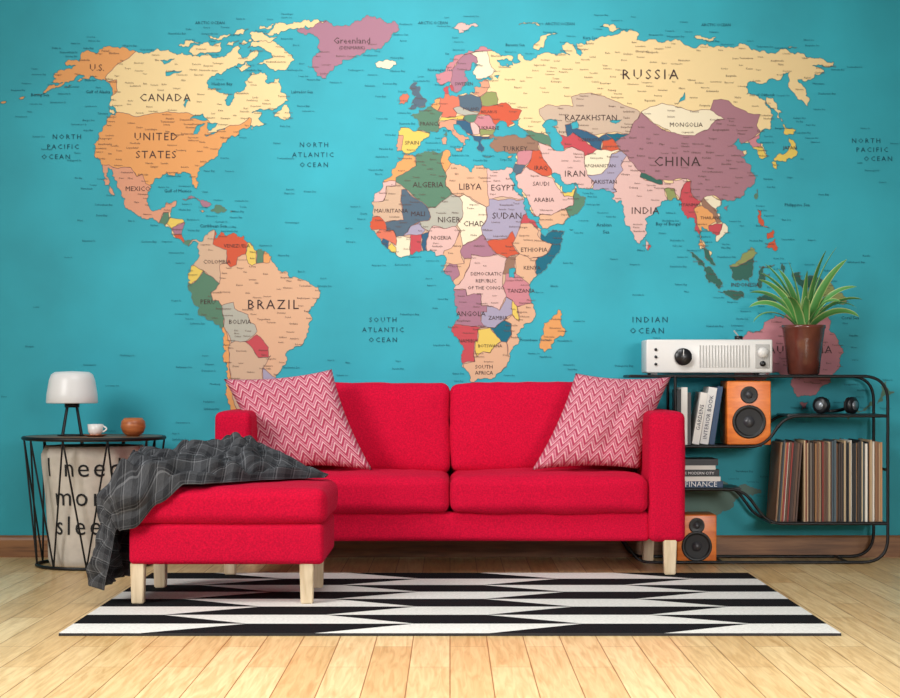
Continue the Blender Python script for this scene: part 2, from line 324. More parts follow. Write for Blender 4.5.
for k, c, s in [
 ('greenland', 'mauve', '-73 78.3 -67 80.5 -60 82 -45 82.5 -33 83.5 -22 82.5 -18 80 -20 76 -22 73 -25 70.5 -32 68 -40 65 -43.5 60 -48 61 -52 64 -54 67.5 -51.5 69.5 -55 71.5 -58 75 -66 76'),
 ('c1', 'cream', '-90 73.5 -80 73.7 -72 71 -67 69 -62 66.5 -65 63 -68 62.6 -72 64 -78 65 -73 67.5 -79 70 -89 71'),
 ('c2', 'cream', '-117 71 -114 73 -105 73 -101 69.5 -107 69 -116 69.5'), ('c3', 'cream', '-125 72 -124 74 -116 73.3 -121 71.3'),
 ('c4', 'cream', '-90 76.5 -80 76.3 -76 78.5 -65 81.5 -62 82.7 -75 83.1 -90 81.5 -87 79'), ('c5', 'cream', '-96 80 -90 81 -88 79 -94 78.5'),
 ('c6', 'cream', '-96 76.5 -80 75.7 -80 74.6 -92 74.7'), ('c7', 'cream', '-117 76 -106 76.5 -106 75 -113 74.5'),
 ('c8', 'cream', '-102 73.5 -97 73.7 -97 71.5 -101 72'), ('c9', 'cream', '-95 74 -90 74 -92 72.5 -95 72.5'),
 ('c10', 'cream', '-87 64 -84 66 -80 64 -83 62.5'), ('c11', 'cream', '-59 47.7 -57 51 -55.5 51.5 -53 48.5 -53 46.8'),
 ('c12', 'cream', '-128 50.8 -125 50 -123.5 48.5 -126 49.2'), ('c13', 'cream', '-105 77.5 -100 78.5 -99 76.3 -104 76.2'),
 ('cuba', 'mauve', '-85 22 -82 23.1 -77 21.5 -74.2 20.2 -77.5 19.9 -79 21.5'), ('hisp', 'green', '-74.3 18.4 -73 19.9 -68.5 18.7 -71 17.8'),
 ('jam', 'orange', '-78.3 18.4 -76.3 18.2 -77 17.8'), ('pr', 'orange', '-67.2 18.4 -65.6 18.3 -67 17.9'),
 ('ice', 'ivory', '-24 65.5 -22 66.3 -16 66.5 -13.7 65 -18 63.4 -22.5 63.9'),
 ('gb', 'slate', '-5.5 50.2 1 51 1.6 52.7 -.2 53.7 -2 55.8 -2 57.5 -4 57.7 -3.2 58.6 -5 58.5 -6 56.8 -4.8 54.8 -3 54 -4.5 53 -5 51.8 -3 51.4'),
 ('ire', 'coral', '-10 51.7 -6.3 52.2 -6 54 -7 55.3 -10 54'), ('sic', 'salmon', '12.5 38 15.5 38.2 15 36.7'),
 ('sard', 'salmon', '8.2 39 9.7 39 9.5 41.2 8.3 41'), ('cors', 'green', '8.6 42 9.4 43 9.5 41.5'), ('crete', 'navy', '23.5 35.4 26.2 35.2 24 35'),
 ('cyp', 'orange', '32.3 34.8 34.5 35.6 33.5 34.7'), ('mad', 'orange', '43.3 -22 44.5 -20 44.3 -16.5 47 -15.2 49.3 -12.2 50.3 -15.5 47.5 -24.5 45 -25.5'),
 ('sri', 'red', '79.8 9.5 81.8 7.5 80.5 6 79.8 7'), ('sum', 'dgreen', '95.3 5.6 98 4.2 104 -1 106 -3 105.8 -5.9 102 -4 98.5 1.5'),
 ('java', 'dgreen', '105.2 -6.7 108 -6.5 111 -6.4 114.5 -7.7 114.4 -8.6 108 -7.8'),
 ('born', 'dgreen', '109 1.5 110 1.7 113 3.2 116.8 7 119 5.2 117.5 1 116 -3.8 111.5 -3.3 110 -1.3'),
 ('sul', 'dgreen', '119.5 -5.5 119 -3 119.8 0 121 1.2 125 1.6 121 .5 120.5 -1 123.3 -1 121.5 -2 122.8 -4.5 121 -3 120.4 -5.5'),
 ('tim', 'dgreen', '119 -8.6 125 -8.3 127 -8.5 123.5 -10.3 119.5 -9.5'), ('hal', 'dgreen', '127.5 2 128.5 1 128 -1 127.6 0'),
 ('ng', 'dgreen', '131 -.8 134 -.8 135 -3.3 138 -1.7 141 -2.6 146 -5.5 150.5 -10.5 147 -9.5 143.5 -8.5 141 -9.1 138 -8.3 137.5 -5.3 133 -4'),
 ('luz', 'verm', '120.3 16 120.6 18.5 122.2 18.4 121.6 15.8 124 13 121 13.7'), ('vis', 'verm', '123 11.5 125 12.5 125.2 10.3 123 9.5'),
 ('min', 'verm', '122 7 123.7 8.6 125.5 9.7 126.4 7 125.5 5.8 124 7'), ('tai', 'green', '120.2 23 121.8 25.1 120.9 22'),
 ('hai', 'china', '108.7 19.2 110.5 20 109.7 18.3'),
 ('hon', 'yellow', '131 34 133 35.6 136 36 138.5 37.5 140 39.5 141 41.4 142 39.5 140.8 36 138.5 34.8 135.5 33.6 132.5 34'),
 ('kyu', 'yellow', '129.8 33.3 131.7 33.6 131 31.3 130.2 31.5'), ('hok', 'yellow', '140 42 141.7 45.4 145.3 43.5 143 42'),
 ('sak', 'cream', '142 46 143.2 49 144.5 49 143 54 142.3 53.5 142 50'), ('nov', 'cream', '52 71 55 73 61 76 68.5 76.8 60 74 57 71'),
 ('sval', 'pink', '12 79 20 80.3 27 80 20 78.2 16 76.7'), ('sev', 'cream', '95 79.5 100 81 105 78.5'), ('frz', 'cream', '50 80.3 60 81.3 62 80.2'),
 ('nsi', 'cream', '138 75 142 76 150 75.2 143 73.8'), ('wra', 'cream', '179 71.4 183 71.2 181 70.8'),
 ('aus', 'rose', '114 -22 113.7 -26 115.7 -32 118 -35 123.5 -34 129 -31.7 134 -33 137.8 -33 138 -35.5 141 -38.2 146 -39 150 -37.3 153 -31 153.3 -25.5 149 -20.5 146 -18.5 145.2 -15 142.5 -10.8 141.5 -14 140.5 -17.5 136 -15.5 137 -12.3 132.5 -11.3 130 -13.5 129 -15 126 -14 122.5 -17.5'),
 ('tas', 'rose', '145 -41 148 -41 147 -43.5'), ('nz', 'green', '173 -34.5 178.5 -37.8 175 -41.5 174 -38.5'), ('nz2', 'green', '172.5 -40.7 174 -41.8 171 -44 168.5 -46.5 167 -45.5'),
 ('haw', 'orange', '-156 20.2 -154.9 19.5 -155.8 19'), ('ale', 'orange', '-168 53.5 -166 54 -167 53.2'), ('ale2', 'orange', '-175 52 -172 52.6 -174 51.8'),
 ('kod', 'orange', '-154.5 57.3 -152.3 58 -153 57'), ('zanz', 'salmon', '39.2 -5.6 39.6 -6 39.3 -6.4'), ('soc', 'teal', '53.3 12.6 54.4 12.5 53.8 12.3'),
 ('ant', 'ant', '-60 -64 -56 -63.5 -62 -68 -60 -74 -40 -78 -28 -76 -15 -72 0 -70 15 -69.5 33 -69 45 -67.5 55 -66 68 -68.5 73 -70 80 -67.5 95 -66.5 110 -66 125 -67 138 -66.5 150 -69 165 -71 163 -77 150 -84 60 -85 -60 -85 -150 -84 -155 -78 -130 -74 -100 -73 -75 -73 -68 -68')]:
    L(k, c, s)

CT = []
def K(key, col, s): CT.append((key, C[col], P(s)))
for k, c, s in [
 ('usa', 'orange', '-130 48.4 -123.3 48.4 -123 49 -95.2 49 -89.5 48 -84.5 46.5 -82.5 45.3 -82.5 42.5 -79 42.7 -79 43.4 -76.4 44.1 -74.8 45 -71.5 45 -69 47.4 -67.8 47.1 -67.2 45 -66 43 -74 30 -78 24 -84 24 -95 27 -97.2 25.9 -99.3 26.8 -101.5 29.8 -103.2 29 -104.8 30.5 -106.5 31.8 -111 31.4 -114.8 32.5 -117.2 32.5 -120 32 -130 40'),
 ('ak', 'orange', '-141 72 -141 60.3 -137.5 59 -135 59.7 -130 56 -130 54.7 -140 52 -170 50 -172 60 -172 72'),
 ('mex', 'salmon', '-117.3 32.6 -114.8 32.6 -111 31.4 -106.5 31.8 -104.8 30.5 -103.2 29 -101.5 29.8 -99.3 26.8 -97.2 25.9 -90 24 -86 22 -87.5 18.3 -89.2 17.9 -91 17.8 -91.5 16.1 -92.2 14.4 -100 12 -120 25'),
 ('gua', 'green', '-92.2 14.4 -91.5 16.1 -91 17.8 -89.2 17.9 -88.5 15.8 -90 13.5'), ('hond', 'yellow', '-89.3 14.3 -88.5 16.2 -83 16.5 -83.2 14.8 -86 13.6 -87.5 12.8'),
 ('nic', 'mauve', '-87.5 12.8 -86 13.6 -83.2 14.8 -82.5 11 -84 11 -86 10.9'), ('cr', 'verm', '-86.5 10.9 -83.3 10.9 -82.5 9 -83 8'), ('pan', 'green', '-83 8 -82.5 9.7 -77 9.7 -77.2 7.3 -80 6.5'),
 ('col', 'tan', '-80 9 -72 12.8 -72.5 8 -70 7 -67.5 6.2 -67.3 2 -69.8 1.7 -69.9 -4.2 -72 -2.4 -75.5 -.2 -78.8 1.4 -82 4'),
 ('ven', 'verm', '-72 12.8 -72.5 8 -70 7 -67.5 6.2 -67.3 2 -66 .8 -64 1.6 -63.5 4 -60.8 5 -60 8.4 -61 12'),
 ('guy', 'yellow', '-60 8.8 -60.8 5 -59.8 2 -58.5 1.3 -57 2 -57.3 6.7'), ('sur', 'green', '-57.3 6.7 -57 2 -54.5 2.3 -54 6.7'), ('fg', 'orange', '-54 6.7 -54.5 2.3 -52.5 2.2 -51.3 4.7'),
 ('ecu', 'yellow', '-82 1.5 -78.8 1.4 -75.5 -.2 -78 -3.2 -80 -4.4 -82 -3.5'),
 ('peru', 'green', '-82 -3.5 -80 -4.4 -78 -3.2 -75.5 -.2 -72 -2.4 -69.9 -4.2 -73 -7 -72.5 -9.5 -70.5 -9.5 -69.5 -11 -69 -15 -69.5 -17.5 -70.5 -18.4 -77 -18 -84 -6'),
 ('bol', 'grey', '-69.5 -11 -65.3 -10 -65 -12 -60.5 -13.8 -60 -16.3 -58.3 -17 -57.8 -19 -62 -22 -67.5 -22.8 -69.5 -17.5 -69 -15'),
 ('par', 'red', '-62.5 -22.2 -58 -20 -54.3 -24 -54.7 -27 -58.5 -27.2'),
 ('chi', 'orange', '-70.5 -18.4 -69.5 -17.5 -68 -22.8 -69 -27 -70 -33 -71 -38 -72 -45 -73 -50 -70 -56 -80 -56 -76 -20'),
 ('arg', 'tan', '-68 -22.8 -66 -22 -62.5 -22.2 -58.5 -27.2 -54.7 -27 -53.8 -26.5 -57.6 -30.5 -58.3 -34 -56 -37 -60 -56 -70 -56 -73 -50 -72 -45 -71 -38 -70 -33 -69 -27'),
 ('uru', 'lav', '-57.6 -30.3 -53.3 -33.5 -53 -35.5 -58.3 -34'),
 ('mor', 'orange', '-18 36 -2 36 -1.5 32.3 -4 30.8 -8.7 28.7 -8.7 27.5 -14 27.5 -18 29'), ('ws', 'pink', '-18 27.6 -8.7 27.6 -8.7 26 -12 26 -12 23.4 -13 21.3 -18 21'),
 ('alg', 'green', '-2 36 -1.5 32.3 -4 30.8 -8.7 28.7 -8.7 27.3 -4.8 25 1.2 21 3.2 19.1 6 19.5 12 23.5 9.5 26 9.8 29 9.3 30.2 7.6 33.5 8.3 36 8.6 38 -1 38'),
 ('tun', 'orange', '8.6 38 8.3 36 7.6 33.5 9.3 30.2 11.6 33.2 12 38'), ('lib', 'peach', '11.6 34 11.5 33 9.3 30.2 9.8 29 9.5 26 12 23.5 14.3 22.6 16 23.4 24 19.5 25 20 25 32 20 34'),
 ('egy', 'pink', '25 33 25 22 37 22 34 28 34.3 31.3 34 33'), ('mau', 'tan', '-18 21 -13 21.3 -12 23.4 -12 26 -8.7 26 -8.7 27.3 -4.8 25 -6.5 24.9 -5.5 15.5 -9.5 15.3 -12 14.8 -14 16.5 -18 16.5'),
 ('mali', 'slate', '-4.8 25 1.2 21 3.2 19.1 4.2 16.5 3.5 15.4 .3 15 -3 13.5 -5.5 10.5 -8 10.3 -9 12.3 -11.4 12.2 -12 14.8 -9.5 15.3 -5.5 15.5 -6.5 24.9'),
 ('nigr', 'grey', '3.2 19.1 6 19.5 12 23.5 14.3 22.6 15.5 21 15.5 16.5 13.5 14 13 13.5 9 12.8 5 13.7 3.6 11.8 1 13.3 .3 15 3.5 15.4 4.2 16.5'),
 ('chad', 'ivory', '14.3 22.6 16 23.4 24 19.5 24 15.7 22 13 22.5 11 19 9 15.5 7.6 14 10 15 12 13.5 14 15.5 16.5 15.5 21'),
 ('sud', 'lav', '25 22 25 20 24 19.5 24 15.7 22 13 22.5 11 24 8.8 27 9.5 31 9.7 33 12 34 9.8 36 14 37 17 39 18 38 22'),
 ('ssud', 'verm', '24 8.8 27 9.5 31 9.7 33 12 34 9.8 33 8 35.5 5 31 3.7 27.5 5'), ('eri', 'red', '37 17 36 14.3 40 14.4 42.5 12.5 44 13 40 18'),
 ('eth', 'peach', '36 14.3 40 14.4 42.3 12.4 41.8 11 43 9.5 47 8 44.9 4.9 42 4 39 3.5 35.5 5 33 8 34 9.8'),
 ('som', 'teal', '43 13 43 9.5 44 9 47 8 44.9 4.9 42 4 41 2.8 41 -.9 41.7 -2.5 55 5 54 13'), ('ken', 'peach', '35.5 5 39 3.5 42 4 41 2.8 41 -.9 41.7 -2 39.5 -5 34 -1 34 4'),
 ('uga', 'brown', '31 3.7 34 4 34 -1 29.7 -1.3 30 1'), ('tan', 'rose', '34 -1 39.4 -4.7 42 -6 41 -10.7 34.7 -11.4 33 -9.4 30.8 -8.3 29.5 -5 30.7 -1'),
 ('drc', 'pink', '12 -6 16.5 -6 17 -8 21.8 -7.3 22 -11 24 -11 28.5 -12.5 30.8 -8.3 29.5 -5 29.5 -1 31 3.7 27.5 5 22.5 4.1 18.5 4.8 18 2 16 -2 14 -4.5 12 -5'),
 ('cong', 'peach', '12 -5 14 -4.5 16 -2 18 2 18.5 3.6 16 3.5 16 2 13 2.2 14.4 -1.5 11.2 -3.7'), ('gab', 'mauve', '8 -1 9.8 1 11.3 2.2 13.2 2.2 14.4 -1.5 11.2 -3.9'),
 ('cam', 'peach', '8.5 4 9 6 11.5 6.8 13.5 10 14.5 12.5 15 10 15.5 7.6 14.6 6 16 2 9.8 2.2'), ('car', 'mauve', '15.5 7.6 19 9 22.5 11 24 8.8 27.5 5 22.5 4.1 18.5 4.8 18.5 3.6 16 3.5 14.6 6'),
 ('nga', 'pink', '2.8 5 2.7 9 3.6 11.8 5 13.7 9 12.8 13 13.5 14.2 12 13.5 10 11.5 6.8 9 6 8.5 3.5'), ('ben', 'navy', '1.6 5 1 11 3.6 11.8 2.7 9 2.8 5'),
 ('bur', 'lav', '-5.5 10.5 -3 13.5 .3 15 1 13.3 2.3 12.4 1 11 -2.8 11'), ('gha', 'red', '-3 4 -2.8 11 1 11 1.6 5 1 4'), ('ivo', 'ivory', '-8.5 3.5 -8 10.3 -5.5 10.5 -2.8 9.8 -3 4'),
 ('lbr', 'yellow', '-12 6 -9.5 8.5 -8 7 -7.5 3.5'), ('sle', 'navy', '-14 8 -12.5 9.8 -10.5 9 -11 6'), ('gui', 'coral', '-15.5 11 -13.7 12.6 -11.4 12.2 -9 12.3 -8 10.3 -8 7.5 -9.5 8.5 -10.5 9 -12.5 9.8 -14 9'),
 ('sen', 'verm', '-18.5 12.4 -18.5 16.6 -14 16.6 -12 14.8 -11.4 12.4'), ('ang', 'mauve', '12 -6 16.5 -6 17 -8 21.8 -7.3 22 -11 24 -11 24 -13 22 -13 22 -16 23.5 -17.7 18.5 -17.5 11 -17.3 11 -8'),
 ('zam', 'lav', '24 -11 28.5 -12.5 30.8 -8.3 33 -9.4 33 -13.7 30 -15.5 27 -18 23.5 -17.7 22 -16 22 -13 24 -13'), ('maw', 'yellow', '33 -9.4 34.7 -11.4 35.5 -16 34 -15 33 -13.7'),
 ('moz', 'peach', '34.7 -11.4 41 -10.5 42 -15 36 -24 33 -27 32 -26.8 31.3 -22.4 33 -20 32.8 -16.7 30.3 -15.6 33 -13.9 34 -15 35.5 -16'),
 ('zim', 'teal', '30.3 -15.6 32.8 -16.7 33 -20 31.3 -22.4 29.3 -22.2 25.3 -17.8 27 -18'), ('bot', 'yellow', '25.3 -17.8 29.3 -22.2 26.8 -24 25.5 -25.7 23 -25.3 20.8 -26.8 20 -24.8 20 -22 21 -22 21 -18.3'),
 ('nam', 'red', '11 -17.3 18.5 -17.5 25.3 -17.8 21 -18.3 21 -22 20 -22 20 -28.4 16.5 -28.6 13 -29'), ('rsa', 'peach', '16 -29 20 -28.4 20 -24.8 20.8 -26.8 23 -25.3 25.5 -25.7 26.8 -24 29.3 -22.2 31.3 -22.4 32 -26.8 34 -27 28 -36 17 -36'),
 ('nor', 'rose', '4 57.5 11.3 58.9 12 61 12.3 63.5 14.5 66 18 68.5 21 69 26 69.8 29 69.8 31.5 70 30 72 10 70 2 62'),
 ('swe', 'mauve', '11.3 58.9 12 61 12.3 63.5 14.5 66 18 68.5 20.5 69 23.8 67.5 24 65.8 20 63 19.5 60 18 55.5 12.5 55'),
 ('fin', 'ivory', '20.5 69 26 69.8 29 69.8 29.5 67 30 64 31.5 62.8 28 60.5 25 59.9 20 59.5 20 63 24 65.8 23.8 67.5'),
 ('den', 'red', '7.5 54.9 12.5 54.5 12 58 7.5 58'), ('ger', 'coral', '6.5 54 7 51 6 49.5 8 49 7.6 47.6 13 47.5 13.8 48.8 12.2 50.3 15 51 14.5 54.5 9 55'),
 ('pol', 'slate', '14.5 54.5 15 51 18.8 49.5 22.8 49.2 24 51 23.5 54 19 55'), ('cz', 'grey', '12.2 50.3 15 51 18.8 49.5 22.5 49 22 48.3 17 48 13.8 48.8'),
 ('aut', 'yellow', '6 46 7.6 47.6 13 47.5 17 48 16 46.7 10 46.5'), ('fra', 'green', '-5.5 49 2.5 51.3 6 49.5 8.2 49 7 47.5 6.2 46 7.5 43.7 5 42.5 3.2 42.4 -1.8 43.3 -3 46'),
 ('ben2', 'orange', '2.5 51.3 6 49.5 7 51 7 53.5 4 53.5'), ('spa', 'yellow', '-1.8 43.3 3.2 42.4 4.5 41.8 0 36.5 -5.5 35.8 -7.4 37 -7 41.8 -9.6 42 -10 44 -1.8 44'),
 ('por', 'salmon', '-7.4 36.5 -7 41.8 -10 42 -10.5 36.5'), ('ita', 'salmon', '6.7 44 7 46 10 46.5 13.6 46.5 13.6 45 19 42 19 39 15 37 11 42 8 43.7'),
 ('yug', 'navy', '13.6 46.5 16.5 46.5 19 46 21 46 22.5 44 22.5 42.3 20 42 19 42 13.5 45'), ('ser', 'pink', '19 46 21 46 22.5 44 22.5 42.3 20 42 19.3 44'), ('hun', 'green', '16 46.7 17 48 22 48.3 21 46 18.5 45.8'),
 ('rom', 'rose', '22 48 26.6 48.2 28.2 45.5 29.8 45 28.7 43.7 22.7 43.8 20.5 46'), ('bul', 'olive', '22.7 43.8 28.7 43.7 28 41.9 22.7 41.5'),
 ('gre', 'navy', '19.2 42 22.7 41.5 26.4 41.6 26 40 24 35.5 20 36.5 19 41'), ('ukr', 'verm', '22 48.2 24 51 30.5 51.5 34 52.2 36 50.4 40 49.6 38.3 47.2 33 44 29.8 45 28.2 45.5 26.6 48.2'),
 ('blr', 'olive', '23.5 54 24 51.2 30.5 51.5 31 53.2 30.5 55.5 26.5 55.7'), ('bal', 'salmon', '21 54.9 23.5 54 26.5 55.7 28 57.5 27.5 59.6 22 60 20 56'),
 ('tur', 'brown', '26 40.7 26.4 41.9 28 42 31 41.8 41.5 41.5 44.5 39.8 44.5 37.2 42 37.1 36.7 36.8 36 35.9 27 35.5 25 39'),
 ('cau', 'green', '40 43.4 45 42.5 48.5 41.8 50.5 40.3 49 38.3 46.5 39 44.5 39.8 41.5 41.5'), ('syr', 'rose', '36 35.9 36.7 36.8 42 37.1 41 34.3 39 32.5 35.7 32.7'),
 ('jor', 'slate', '34.2 33.3 39 32.5 37 30 34.9 29.3 34 31'), ('irq', 'verm', '42 37.1 44.8 37.2 46 34 48.3 31 48.5 29.8 46.5 29.1 44.7 29.2 39 32 41 34.3'),
 ('sau', 'pink', '34.9 29.3 37 30 39 32 44.7 29.2 48.4 28.5 50.8 24.7 52 22.8 55.2 22.7 55 20 52 19 47 17 43.3 17.3 42 16.2 34 27'),
 ('yem', 'peach', '42 16.2 43.3 17.3 47 17 52 19 53.3 16.6 50 12.8 42 12.4'), ('oman', 'green', '52 19 55 20 55.2 22.7 56 24.7 56.5 27 61 22 55 15 53.3 16.6'),
 ('uae', 'yellow', '51.5 24.3 52 22.8 55.2 22.7 56 24.7 56.4 26'),
 ('iran', 'pink', '44.5 39.8 46.5 39 49 38.3 50 37 54 37.3 57 38.2 61.2 36.5 60.8 34 61 31.3 63.3 27.2 61.6 25 55 25.5 50 27 48.3 30 48.3 31 46 34 44.8 37.2'),
 ('tkm', 'red', '53 42 56 41.3 58.5 42.7 61 41 66.5 37.4 64.5 36.3 61.2 35.3 61.2 36.5 57 38.2 53.5 37.3'), ('uzb', 'navy', '56 41.3 56 45 58.5 45.5 62 43.5 66 42 68 41 71 42.2 73 40.8 69 40 68 37.2 66.5 37.4 61 41 58.5 42.7'),
 ('kaz', 'kaz', '47 48 47 50 51 51.5 55 51 61 50.8 61.5 54 70 55.3 77 53.5 83 51 87.3 49.1 85.5 47 82.5 45.2 80 42.2 71 42.4 66 42 62 43.5 58.5 45.5 56 45 56 41.3 52.5 41.8 49 46'),
 ('kyr', 'teal', '71 42.4 80 42.2 74 39.5 73 40.8'), ('taj', 'verm', '73 40.8 74 39.5 75 37.3 71.5 36.8 68 37.2 69 40'),
 ('afg', 'ivory', '61.2 35.3 64.5 36.3 66.5 37.4 71.5 36.8 75 37.2 71.5 36 70 33.5 69 31.7 66.3 29.8 61 29.5 60.8 34'),
 ('pak', 'lav', '61 29.5 66.3 29.8 69 31.7 70 33.5 71.5 36 75 37 77 35.5 74 32.5 74.5 31 71 27.8 70 25.5 71 24.3 68 23.5 61.6 24.5 63.3 27.2'),
 ('ind', 'pink', '74 32.5 77 35.5 79 32.5 81 30.2 80.2 28.8 84 27.4 88 26.5 88.2 27.9 89 27 92 26.9 92 27.8 97 28.3 97 27.5 94.5 25 93.3 22 92 23.8 92 25.2 89.8 25.5 88.2 25 88.9 21.5 80 5 70 18 67 23 71 24.3 70 25.5 71 27.8 74.5 31'),
 ('nep', 'dgreen', '81 30.2 88 27.9 88 26.5 84 27.4 80.2 28.8'), ('bgd', 'olive', '88.2 25 89.8 25.5 92 25.2 92 23.8 92.5 21 88.9 21.5'),
 ('chn', 'china', '73.5 39.5 80 42.2 82.5 45.2 85.5 47 87.8 49.1 91 45.5 96.5 42.7 105 41.7 111 43.5 116 46.5 119.7 46.8 116 49.8 120 53 126 52.8 130.5 48.8 135 48.4 131 45 131 42.8 124.3 40 121 39 125 30 115 21 108 21.5 106.7 22.8 105 23.2 102 22.4 101 21.3 99.2 22 97.7 24 98.6 27.6 97 28.3 92 27.8 88.5 27.9 86 28 81 30.2 79 32.5 77 35.5 75 37.2 74 39.5'),
 ('mon', 'ivory', '87.8 49.1 92 50.7 98 52 102 51.3 108 49.6 116 49.8 119.7 46.8 116 46.5 111 43.5 105 41.7 96.5 42.7 91 45.5'),
 ('mya', 'red', '92.3 21 93.3 22 94.5 25 97 27.5 98.6 27.6 97.7 24 99.2 22 101 21.3 98 19 98.6 16 99.3 12 98.6 10 97 14 93 16'),
 ('tha', 'orange', '98 19 101 20 104.5 17.5 105.5 15 102.5 13.7 102.7 12 100 12 99.5 9.3 101.5 6 98 8 99.3 12 98.6 16'), ('laos', 'brown', '101 21.3 102 22.4 105.5 19 107.5 15 105.5 14.5 104.5 17.5 101 20'),
 ('cbd', 'red', '102.5 13.7 105.5 14.4 107.5 14.3 106 11 104 10 102.7 12'), ('vie', 'ivory', '102 22.4 105 23.2 108 21.5 107.5 18 110.5 13 108 9 104.5 8 104 10.4 106 11 107.5 14.3 107.5 15 105.5 19'),
 ('mys', 'dgreen', '99.5 7 102 6.2 105 1 103 1'), ('nk', 'rose', '124.3 40 130.8 42.5 128.5 38.4 124.5 37.8'), ('sk', 'yellow', '124.5 37.8 128.5 38.4 130 34 125 33.5'),
 ('mysb', 'olive', '109 1.2 112 1.2 115 2.5 117.8 4.2 120 5 117 8 110 3'), ('png', 'olive', '141 0 141 -10 152 -12 150 -4')]:
    K(k, c, s)
WATER = [P(s) for s in ['-92 46.8 -88 48.6 -84.8 46.7 -87.5 46.5', '-87.8 42 -86.3 42.2 -85.2 45.5 -87.5 45 -88 43.5', '-84.5 45.9 -80.2 45.5 -80.5 44.5 -82 43.2 -83.5 44',
  '-83.2 41.8 -79 42.8 -80 42.2 -82.5 41.4', '-79.5 43.3 -76.5 44 -76.5 43.5', '-125 66.5 -119 67 -121 65', '-117 62.5 -110 62.8 -115 61', '-99 53.5 -97 53 -96.5 50.5 -98 51.5',
  '28 41.5 27.7 42.5 28.7 44 30.7 46.4 33 46 33.3 44.6 36.5 45.2 35 46.3 39 47.2 37.5 45 41.5 41.8 38 41 35 42 31.3 41.3',
  '47 45 49 46.5 53 46.8 53 45 51 44.5 52.8 42.5 54 41 53 39.5 54 37 50 37.4 49 38.5 49.5 40.3 48 42.5', '31.7 .4 34 .5 33.5 -2.5 31.8 -2.3', '104 51.6 108 53 110 55.5 106 53', '58.5 45.5 61 46.5 61 44 58.5 43.8', '30.5 61 33 61.3 32 60', '74 46.3 79 46.7 76 45.4']]

def frac(poly, seg, amp):
    out = []
    pts = [robin(*p) for p in poly]
    n = len(pts)
    def rec(a, b):
        l = math.hypot(b[0] - a[0], b[1] - a[1])
        if l < seg: return []
        m = ((a[0] + b[0]) / 2, (a[1] + b[1]) / 2)
        d = random.uniform(-1, 1) * amp
        m = (m[0] - (b[1] - a[1]) * d, m[1] + (b[0] - a[0]) * d)
        return rec(a, m) + [m] + rec(m, b)
    for i in range(n):
        a, b = pts[i], pts[(i + 1) % n]
        out.append(a); out += rec(a, b)
    return out
polys = []; V2 = []; E2 = []
def addp(kind, key, col, pts):
    b0 = len(V2); n = len(pts)
    for p in pts: V2.append(Vector((p[0], -p[1])))
    for i in range(n): E2.append((b0 + i, b0 + (i + 1) % n))
    xs = [p[0] for p in pts]; ys = [p[1] for p in pts]
    polys.append((kind, key, col, pts, min(xs), max(xs), min(ys), max(ys)))
for k, c, p in LAND: addp(0, k, c, frac(p, 2.2, .26))
for k, c, p in CT: addp(1, k, c, frac(p, 4.0, .09))
for p in WATER: addp(2, 'w', None, frac(p, 3, .15))
def inside(x, y, pts):
    r = False; j = len(pts) - 1
    for i in range(len(pts)):
        xi, yi = pts[i]; xj, yj = pts[j]
        if (yi > y) != (yj > y) and x < (xj - xi) * (y - yi) / (yj - yi) + xi: r = not r
        j = i
    return r
vo, eo, fo, _, _, _ = delaunay_2d_cdt(V2, E2, [], 0, 1e-4, False)
def classify(x, y):
    land = None
    for (kind, key, col, pts, x0, x1, y0, y1) in polys:
        if x < x0 or x > x1 or y < y0 or y > y1: continue
        if kind == 1 and land is None: continue
        if kind == 2 and land is None: continue
        if inside(x, y, pts):
            if kind == 2: return None
            land = (key, col)
    return land
keep, keys, cols = [], [], []
for f in fo:
    x = sum(vo[i].x for i in f) / len(f); y = -sum(vo[i].y for i in f) / len(f)
    r = classify(x, y)
    if r: keep.append(tuple(f)); keys.append(r[0]); cols.append(r[1])
MV, MF, MC = [], [], []
remap = {}
for f, c in zip(keep, cols):
    ff = []
    for i in f:
        if i not in remap:
            remap[i] = len(MV); X, Z = w2(vo[i].x, -vo[i].y); MV.append((X, -0.0015, Z))
        ff.append(remap[i])
    MF.append(ff); MC.append(c)
# borders between countries
ed = {}
for f, k in zip(keep, keys):
    for a, b in zip(f, f[1:] + f[:1]):
        ed.setdefault((min(a, b), max(a, b)), []).append(k)
for (a, b), ks in ed.items():
    if len(ks) == 2 and ks[0] != ks[1]: wd, cc = .24, (138, 100, 94)
    elif len(ks) == 1: wd, cc = .22, (96, 128, 128)
    else: continue
    p, q = vo[a], vo[b]; d = (q - p)
    if d.length < 1e-6: continue
    d.normalize(); nrm = Vector((-d.y, d.x)) * wd
    i0 = len(MV)
    for t in (p - nrm, q - nrm, q + nrm, p + nrm):
        X, Z = w2(t.x, -t.y); MV.append((X, -0.0024, Z))
    MF.append([i0, i0 + 1, i0 + 2, i0 + 3]); MC.append(cc)

